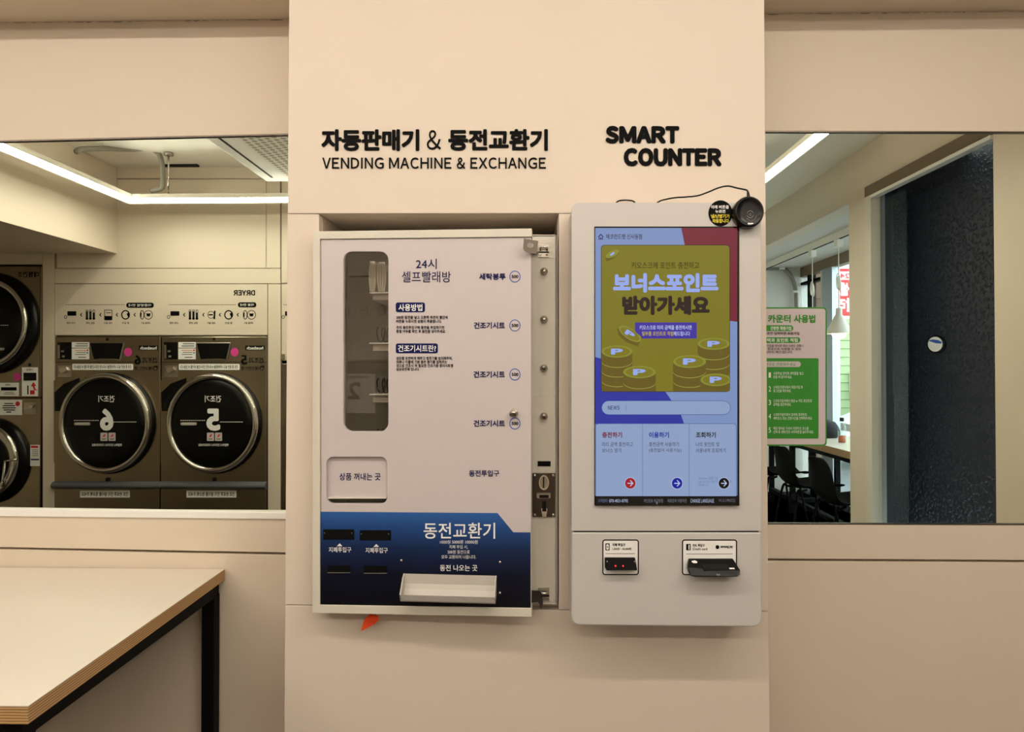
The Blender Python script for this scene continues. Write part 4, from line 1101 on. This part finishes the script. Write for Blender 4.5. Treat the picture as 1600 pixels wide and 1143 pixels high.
    q = MB(); q.lathe(G, 337 + dx, 660.6, [(78, .0012), (78, .012), (75, .022), (70, .024), (0, .024)], 'black_plastic', kx=k, n=64); dr = put('door', q, label='round black dryer door with a chrome ring')
    q = MB(); q.lathe(G, 336 + dx, 660.2, [(76, .024), (76.5, .045), (75, .060), (72, .066), (69, .062), (67.5, .052), (67, .040), (67, .030)], 'chrome', kx=k, n=72); put('ring', q, dr)
    q = MB(); q.lathe(G, 336 + dx, 660.2, [(68.5, .026), (68, .044), (66, .050), (56, .054), (30, .058), (0, .059)], 'black_plastic', kx=k, n=64); put('glass', q, dr)
    DG = seen(5.0 - .060)
    q = MB()
    s_ = lambda x: x + dx
    q.text('건조기', s_(320.2), 617.6, s_(345.6), 628, DG, 'white_print', .0, .012, True)
    q.text(str(num), s_(322.5), 638, s_(344 if num == 5 else 343.6), 672.6, DG, 'white_print', .0, .045, True)
    for i in range(12): q.shape(DG, O(rect(282 + i * 3.3, 656, 284.2 + i * 3.3, 657)), None, .0003, 'white_print')
    for i in range(11): q.shape(DG, O(rect(344 + i * 3.3, 658.4, 346.2 + i * 3.3, 659.4)), None, .0003, 'white_print')
    q.shape(DG, O(rrect(282, 659.4, 307.6, 664, 2.2)), None, .0003, 'grey_cavity'); q.text('여기까지 넣어주세요', s_(285), 660.4, s_(304.6), 663, DG, 'white_print', .0006, .01, True)
    for x in (323.4, 336): q.shape(DG, O(rrect(x, 675.6, x + 11, 688.4, 1)), None, .0003, 'poster_pink'); q.shape(DG, O([(x + 3, 682), (x + 6, 678), (x + 8.4, 678.4), (x + 6, 682.4)]), None, .0006, 'red_print'); q.shape(DG, O(rect(x + 2.4, 684.6, x + 8.8, 686.6)), None, .0006, 'grey_print')
    q.text('위험하니 만지거나 기대지마세요', s_(310), 692.6, s_(357), 697, DG, 'white_print', .0, .02, True)
    put('lettering', q, dr)
    return t
dryer(0, 5, 'stainless tumble dryer number 5 with a round black door, beside the pillar by the column')
dryer(-166.4, 6, 'stainless tumble dryer number 6 with a round black door, next to the stacked machine')

# stacked washer and dryer at the far left
t = thing('stacked_dryer', 'tall stacked laundry machine with two round doors at the left edge of the mirror', 'laundry machine', (G.pt(-18, 700).x, YB - .40, 0), )
a, b = G.pt(-92, 414), G.pt(65.6, 414); zm = G.pt(0, 621).z
q = MB(); q.box((a.x, YB - .8, .012), (b.x, YB, zm - .002), 'stainless'); q.box((a.x, YB - .8, zm + .002), (b.x, YB, a.z), 'stainless'); cb = obj('cabinet', q, t, bevel=.006)
q = MB(); q.shape(G, rect(-92, 414, 65.6, 416), .0005, .002, 'black_print'); q.shape(G, ell(46.6, 569.6, 2.2, 2.6, 12), .0005, .002, 'dark_hole'); q.shape(G, rect(62.6, 416, 63.2, 620), .0005, .0015, 'dark_hole'); obj('seam', q, cb)
q = MB(); q.lathe(G, -11, 505, [(78, .0012), (78, .02), (74, .035), (66, .038), (0, .038)], 'black_plastic', kx=.93, n=64); d1 = obj('door', q, t, label='upper round dryer door')
q = MB(); q.lathe(G, -13, 505, [(67, .036), (68, .052), (65, .064), (61, .060), (59.5, .048), (59.5, .038)], 'bronze_frame' if False else 'chrome', kx=.93, n=64); obj('ring', q, d1)
q = MB(); q.lathe(G, -13, 505, [(60, .040), (58, .050), (30, .056), (0, .057)], 'black_plastic', kx=.93, n=56); obj('glass', q, d1)
D9 = seen(4.94); q = MB()
for i in range(10): q.shape(D9, rect(-18 + i * 3.2, 507.4, -16 + i * 3.2, 508.3), None, .0, 'white_print')
q.text('위험하니 만지지 마세요', -30, 543, 7, 547, D9, 'white_print', .0, .02, True); obj('lettering', q, d1)
q = MB(); q.lathe(G, -14, 719, [(66, .0012), (66, .02), (62, .036), (56, .040), (0, .040)], 'black_plastic', kx=.93, n=64); d2 = obj('door', q, t, label='lower round washer door')
q = MB(); q.lathe(G, -16, 718.6, [(56, .038), (57, .06), (53, .072), (42, .064), (41, .046)], 'chrome', kx=.93, n=64); obj('ring', q, d2)
q = MB(); q.lathe(G, -16, 718.6, [(43, .044), (40, .054), (20, .062), (0, .064)], 'black_plastic', kx=.93, n=48); obj('glass', q, d2)
q = MB(); D8 = seen(4.92); q.tube([D8.pt(7, 720), D8.pt(26, 717.5)], .008, 'chrome'); q.tube([D8.pt(8, 720), D8.pt(3, 760), D8.pt(5, 748)], .008, 'chrome'); obj('handle', q, d2)
q = MB(); q.text('대형건조', 27.4, 424, 60.4, 433, G, 'black_print', .0016, .03, True); obj('lettering', q, cb)
q = MB(); q.shape(G, rect(34.5, 573.6, 59.4, 618.4), .0006, .002, 'white_print'); q.shape(G, rect(37.4, 582, 57.2, 594), .002, .005, 'black_plastic'); q.text('사용법', 42, 575.4, 52, 579, G, 'black_print', .0026, .02, True)
q.shape(G, [(48.5, 603), (52.5, 596.5), (57, 602.5), (54.5, 603), (55.5, 607), (59, 610), (53.5, 608.8), (51.2, 603.2)], None, .0027, 'red_print'); q.shape(G, rect(47.5, 609.4, 54.6, 616), None, .0027, 'red_print'); q.shape(G, rect(43, 602, 45, 616), None, .0027, 'black_print'); obj('payment_panel', q, t)
q = MB(); q.shape(G, rect(-4, 597.6, 29.6, 618.4), .0006, .002, 'white_print'); q.text('사용법', 9, 599.4, 17, 602.4, G, 'black_print', .0026, .02, True); q.shape(G, rect(2, 604.6, 26.4, 609.8), None, .0028, 'black_print'); q.shape(G, rect(8, 612.4, 22, 613.4), None, .0028, 'grey_print'); q.shape(G, rect(6, 615, 24, 616), None, .0028, 'grey_print'); obj('price_sticker', q, cb)
q = MB(); q.shape(G, rect(-6, 624.4, 34.6, 648), .0006, .002, 'white_print'); q.shape(G, ell(28, 630.4, 3.6, 3.8, 18), None, .0028, 'red_print')
for i, (x0, x1) in enumerate(((7, 21), (5, 24), (4, 25), (6, 24), (10, 18))): q.shape(G, rect(x0, 629.4 + i * 3.3, x1, 631 + i * 3.3), None, .0026, 'black_print')
obj('notice_board', q, cb)
q = MB(); q.shape(G, ell(27, 588.4, 5.6, 6.4), .0006, .002, 'magenta_sticker'); obj('round_sticker', q, cb, label='magenta round sticker')
q = MB(); q.shape(G, rect(38, 628.6, 56.6, 646.4), .0006, .004, 'zinc'); q.shape(G, [(41, 635), (49, 634), (50, 631.6), (55, 633), (53, 637), (42, 639)], .004, .022, 'chrome'); obj('coin_box_lock', q, t)
q = MB(); q.shape(G, rect(47.6, 694.6, 62.4, 727.6), .0006, .002, 'white_print'); q.shape(G, rect(48.6, 696, 60, 699.4), None, .0026, 'red_print'); q.shape(G, rect(48.6, 716.4, 61.6, 718.6), None, .0026, 'navy_print')
for i in range(4): q.shape(G, rect(50.5, 702 + i * 3, 60, 703 + i * 3), None, .0026, 'grey_print')
obj('warning_sticker', q, cb)
q = MB(); a, b = G.pt(-90, 757.3), G.pt(64, 757.3)

# two washers further along the back wall (mirrored faintly in the vending machine window)
def washer(x0, num, label):
    w = .70; c = Vector((x0 + w / 2, YB, 0))
    t = thing('washing_machine', label, 'washing machine', (c.x, YB - .36, 0), 'washers in the back wall')
    q = MB(); q.box((x0, YB - .7, .012), (x0 + w, YB, 1.43), 'stainless'); cb = obj('cabinet', q, t, bevel=.006)
    LP = Plane((0, 2 * YM - YB, 0), (0, -1, 0), True)
    class Q_(Plane):
        pass
    def loc(x, z): return Vector((x, YB, z))
    q = MB(); q.box((x0 + .06, YB + .0006, 1.10), (x0 + .40, YB + .003, 1.36), 'white_print'); q.box((x0 + .10, YB + .003, 1.33), (x0 + .36, YB + .0035, 1.345), 'grey_print'); obj('notice_panel', q, cb)
    q = MB(); vs, fs, a_, b_, c_, d_ = text_mesh(str(num), .03)
    q.add([(x0 + .30 - (v.x - a_) / (b_ - a_) * .09, YB + .0036, 1.19 + (v.y - c_) / (d_ - c_) * .115) for v in vs], fs, 'black_print'); obj('lettering', q, cb)
    q = MB(); q.box((x0 + .46, YB + .0006, 1.12), (x0 + .64, YB + .014, 1.36), 'black_plastic'); obj('control_panel', q, t, bevel=.003)
    q = MB(); q.turned((x0 + w / 2, YB + .0008, .72), [(.29, 0), (.29, .015), (.27, .03), (.22, .032), (0, .032)], 'black_plastic', axis=(0, 1, 0), n=48); d = obj('door', q, t)
    q = MB(); q.turned((x0 + w / 2, YB + .031, .72), [(.235, 0), (.24, .02), (.22, .034), (.19, .03), (.185, .002)], 'chrome', axis=(0, 1, 0), n=48); obj('ring', q, d)
washer(-1.755, 2, 'stainless washing machine number 2, just past the dryers behind the pillar')
washer(-1.04, 1, 'stainless washing machine number 1, furthest from the dryers')

# instruction pictograms on the wall above the machines
def pictos(dx, pill, extra, label, words=True):
    O = fx(dx); t = thing('wall_graphic', label, 'wall graphic', G.pt(335 + dx, 508), 'pictogram rows above the machines')
    q = MB(); e = .0012
    def S_(l): q.shape(G, O(l) if not isinstance(l[0][0], tuple) else [O(k_) for k_ in l], None, e, 'black_print')
    def R_(cx_, cy_, rx, ry, w, n=26): q.ring(G, cx_ + dx, cy_, rx, ry, w, None, e, 'black_print', n)
    S_(rrect(*pill, 3.6))
    for i in range(int((pill[0] - 265) / 3.1)): S_(rect(264 + i * 3.1, 475.4, 265.9 + i * 3.1, 476.3))
    R_(393, 491.6, 6.9, 7.3, 1.0); S_([(389, 489.4), (397, 489.4), (396, 491), (395.4, 494), (390.6, 494), (390, 491)])
    R_(383.2, 491.6, 3.5, 7.3, 1.2); S_([(379.8, 491.6), (381, 487), (382.4, 489), (382, 496)])
    for x in (371, 343.2, 317.4, 287.4): S_([(x - 1.4, 491.6), (x + 1.2, 488.6), (x + 2.4, 489.2), (x + .6, 491.6), (x + 2.4, 494), (x + 1.2, 494.6)])
    R_(357.3, 491.6, 6.9, 7.5, 1.9); S_([(359, 490), (361, 488.4), (363.8, 489), (364, 494.2), (361, 495)])
    if extra:  # tray-shaped drawing
        q.outline(G, (324 + dx, 483.6, 336.6 + dx, 500, 1.2), 1.0, None, e, 'black_print'); S_(rect(324.6, 493.4, 336, 499.4)); S_(rect(327, 488, 334, 489))
    else:
        R_(329.8, 491.6, 5.4, 6, .8); S_([(334.6, 485), (337, 485.4), (336.2, 498.6), (333.4, 498.2)]); S_(rect(326, 490.6, 333, 492.6))
    for x in (297, 302.4, 307.8):
        q.outline(G, (x - 1.8 + dx, 483.4, x + 1.8 + dx, 497, 1.6), .8, None, e, 'black_print'); S_(ell(x, 497.6, 2.3, 1.7, 14)); S_(rect(x - .9, 488 if x > 305 else 486, x + .9, 497))
    S_(rrect(266.4, 486, 280.4, 493, .8)); R_(263.6, 495, 2.4, 2.9, .8, 16)
    lab = MB()
    if words:
        for s, x0, x1 in (('세탁물 넣기', 382, 396), ('문 닫기', 352, 363), ('시트 넣기', 324, 337), ('온도 선택', 296, 309), ('시작 버튼', 265, 279)): lab.text(s, x0 + dx, 502.6, x1 + dx, 506.2, G, 'black_print', e, .02, True)
        lab.text('이용방법 안내' if extra else '이용 안내', pill[0] + 4 + dx, pill[1] + 2, pill[2] - 4 + dx, pill[3] - 2, G, 'white_print', .0018, .01, True)
    obj('pictogram', q, t)
    if words: obj('lettering', lab, t)
pictos(0, (371.8, 472, 400.6, 480), False, 'row of black drying step pictograms above dryer number 5')
pictos(-161, (358.4, 472.6, 401.4, 480.6), True, 'row of black drying step pictograms above dryer number 6')
pictos(179, (371.8, 472, 400.6, 480), False, 'row of black pictograms above the washing machines', False)
q = MB(); q.text('DRYER', 365, 453, 398.6, 461.4, G, 'black_print', .0014, .05, True, caps=True); o = obj('wall_lettering', q, at=G.pt(382, 460)); tag(o, 'black DRYER sign on the wall above dryer number 5', 'lettering')
# small handle on the next wall panel by the column
q = MB(); q.shape(G, rect(440, 553, 445.4, 561), .0005, .02, 'bronze_frame'); o = obj('wall_bracket', q, at=G.pt(443, 557), bevel=.002); tag(o, 'small brown bracket on the wall at the right edge of the left mirror', 'bracket')

# ================================================================== WINDOW NOOK, SEEN IN THE RIGHT MIRROR
def chair(x, y, label):
    t = thing('shell_chair', label, 'chair', (x, y, 0), 'black shell chairs along the window counter')
    # one moulded shell: side profile from seat front edge to the top of the back
    prof = [(.24, .430, .19), (.20, .445, .205), (.10, .432, .215), (0, .420, .22), (-.10, .422, .222), (-.165, .455, .222), (-.200, .520, .218), (-.222, .60, .205), (-.240, .68, .175), (-.252, .735, .125), (-.258, .758, .06)]
    vs, fs = [], []; nu = 13
    for k, (px, pz, w) in enumerate(prof):
        for j in range(nu):
            u = -1 + 2 * j / (nu - 1)
            cup = u * u
            back = min(max((k - 4) / 4, 0), 1)
            vs.append((x + px + cup * (.07 * back), y + u * w, pz + cup * .035 * (1 - back)))
    for k in range(len(prof) - 1):
        for j in range(nu - 1): fs.append((k * nu + j, k * nu + j + 1, (k + 1) * nu + j + 1, (k + 1) * nu + j))
    q = MB(); q.add(vs, fs, 'chair_black', smooth=True); o = obj('shell', q, t, solidify=.012)
    md = o.modifiers.new('smooth', 'SUBSURF'); md.levels = 1; md.render_levels = 2
    for sx, sy in ((1, 1), (1, -1), (-1, 1), (-1, -1)):
        q = MB(); q.tube(smooth_path([(x + .02 * sx, y + .06 * sy, .405), (x + .10 * sx, y + .145 * sy, .403), (x + .135 * sx, y + .165 * sy, .385), (x + .20 * sx, y + .215 * sy, .002)], 5), .0095, 'chair_black', n=8); obj('leg', q, t)
    return t
c1 = chair(2.30, yv(5.15), 'black shell chair standing nearest the pillar in the window nook')
c2 = copy_tree(c1); c2.location = (2.30, yv(5.86), 0); c2['label'] = 'black shell chair in the middle of the row under the poster corner'
c3 = copy_tree(c1); c3.location = (2.30, yv(6.55), 0); c3['label'] = 'black shell chair at the far end of the row, mostly hidden by the column'

t = thing('window_counter', 'wood edged counter with a white top along the nook window', 'counter', (2.8, yv(6.3), 0))
cz = ZC - .655
q = MB(); q.box((2.52, yv(7.55), cz - .06), (3.06, yv(5.02), cz - .0012), 'plywood_edge'); tp_ = obj('tabletop', q, t, bevel=.002)
q = MB(); q.box((2.52, yv(7.55), cz - .001), (3.06, yv(5.02), cz), 'laminate_white'); obj('laminate', q, tp_, label='white laminate surface')
q = MB(); q.box((2.55, yv(7.5), cz - .10), (2.60, yv(5.06), cz - .0605), 'black_matte'); q.box((2.98, yv(7.5), cz - .10), (3.03, yv(5.06), cz - .0605), 'black_matte'); q.box((2.55, yv(7.5), .10), (2.60, yv(5.06), .14), 'black_matte'); q.box((2.60, yv(6.92), .10), (2.98, yv(6.88), .14), 'black_matte'); obj('frame', q, t)
for ya in (7.5, 6.92, 5.12):
    for xa_ in (2.552, 2.982):
        q = MB(); q.box((xa_, yv(ya), 0), (xa_ + .045, yv(ya - .045), cz - .1005), 'black_matte'); obj('leg', q, t)

# lamp track and two pendant lamps
ZT = ZC + 1.06
q = MB(); q.box((2.58, yv(7.9), ZT + .012), (2.62, yv(4.9), h2z(1.13) - .0005), 'shade_white'); q.box((2.592, yv(7.9), ZT + .008), (2.608, yv(4.9), ZT + .0118), 'black_matte'); o = obj('lamp_track', q, at=(2.6, yv(6.2), ZT)); tag(o, 'white lamp track along the nook ceiling', 'lamp track')
def pendant(y, label):
    t = thing('pendant_lamp', label, 'lamp', (2.6, y, ZT), 'pendant lamps over the window counter')
    q = MB(); q.box((2.575, y - .035, ZT - .055), (2.625, y + .035, ZT + .0075), 'shade_white'); obj('track_adapter', q, t, bevel=.004)
    zs = ZC + .44
    q = MB(); q.tube([(2.6, y, ZT - .05), (2.6, y, ZT - .24), (2.6, y, zs + .05)], .004, 'shade_white', n=8); cd = obj('cord', q, t)
    q = MB(); rr = .042; cc = (2.6, y, ZT - .34)
    for k in range(3):
        ps = [(2.6 + .006 * (k - 1), y + (rr - k * .004) * .72 * math.cos(a * math.pi / 12), cc[2] - .012 * k + (rr + .02 - k * .006) * math.sin(a * math.pi / 12)) for a in range(24)]
        q.tube(ps, .004, 'shade_white', n=8, closed=True)
    coil = obj('cord_coil', q, cd)
    q = MB(); q.turned((2.6, y, zs), [(.018, .055), (.024, .05), (.026, .0), (.034, -.012), (.040, -.02), (.050, -.045), (.088, -.115), (.097, -.15), (.097, -.158), (.092, -.158), (.084, -.118), (.04, -.05), (.02, -.02)], 'shade_white', n=36); obj('shade', q, t)
    q = MB(); q.turned((2.6, y, zs - .12), [(.02, .05), (.03, .03), (.052, -.01), (.056, -.04), (.048, -.062), (.025, -.078), (0, -.082)], 'bulb_glow', n=24); obj('bulb', q, t)
    return t
p1 = pendant(yv(5.92), 'white pendant lamp with a lit bulb hanging beside the poster')
p2 = copy_tree(p1); p2.location = (2.6, yv(6.46), ZT); p2['label'] = 'white pendant lamp whose cord is tied in a loop, shade hidden behind the poster'

# conduit on the nook end wall
W8 = seen(8.0)
q = MB(); pts = smooth_path([W8.pt(1175, 418), W8.pt(1200, 419), W8.pt(1218, 419), W8.pt(1228, 422), W8.pt(1238, 435), W8.pt(1243, 452), W8.pt(1244.4, 470), W8.pt(1244.6, 520), W8.pt(1244.6, 700)], 6); q.tube(pts, .022, 'conduit_grey')
for p_ in (W8.pt(1221, 419.6), W8.pt(1243.4, 455.6)): q.box((p_.x - .03, p_.y - .0, p_.z - .012), (p_.x + .03, p_.y + .028, p_.z + .012), 'white_print')
o = obj('conduit', q, at=pts[20]); tag(o, 'grey conduit bending down the end wall of the window nook', 'conduit')

# things on the counter
t = thing('drink_bottle', 'clear bottle with a black cap and amber drink on the window counter', 'bottle', (2.74, yv(6.2), cz))
bx, by = 2.752, yv(6.22)
q = MB(); q.turned((bx, by, cz + .0005), [(.030, 0), (.034, .006), (.034, .13), (.030, .15), (.016, .165), (.015, .185)], 'clear_glass', n=24); obj('body', q, t)
q = MB(); q.turned((bx, by, cz + .003), [(0, 0), (.030, 0), (.031, .06), (0, .06)], 'amber_drink', n=24); obj('drink', q, t, label='amber drink')
q = MB(); q.turned((bx, by, cz + .1865), [(.017, 0), (.018, .004), (.018, .028), (.015, .032), (0, .032)], 'black_plastic', n=20); obj('cap', q, t)
q = MB()
cxb, cyb = 2.80, yv(6.75)
for k in range(9):
    v = k / 8
n_ = 20; vs, fs = [], []
rows = [(0.0, .80), (.03, .97), (.07, 1.0), (.11, .92), (.145, .72), (.16, .35)]
for z, s in rows:
    for i in range(n_):
        a = 2 * math.pi * i / n_; wob = 1 + .06 * math.sin(3 * a + z * 30)
        vs.append((cxb + .15 * s * wob * math.cos(a), cyb + .20 * s * wob * math.sin(a), cz + .0005 + z))
for r_ in range(len(rows) - 1):
    for i in range(n_): k = (i + 1) % n_; fs.append((r_ * n_ + i, r_ * n_ + k, (r_ + 1) * n_ + k, (r_ + 1) * n_ + i))
fs.append(tuple(reversed(range(n_)))); fs.append(tuple((len(rows) - 1) * n_ + i for i in range(n_)))
q.add(vs, fs, 'dark_navy_fabric', smooth=True); o = obj('bag', q, at=(cxb, cyb, cz)); tag(o, 'dark navy bag slumped on the counter behind the poster edge', 'bag')
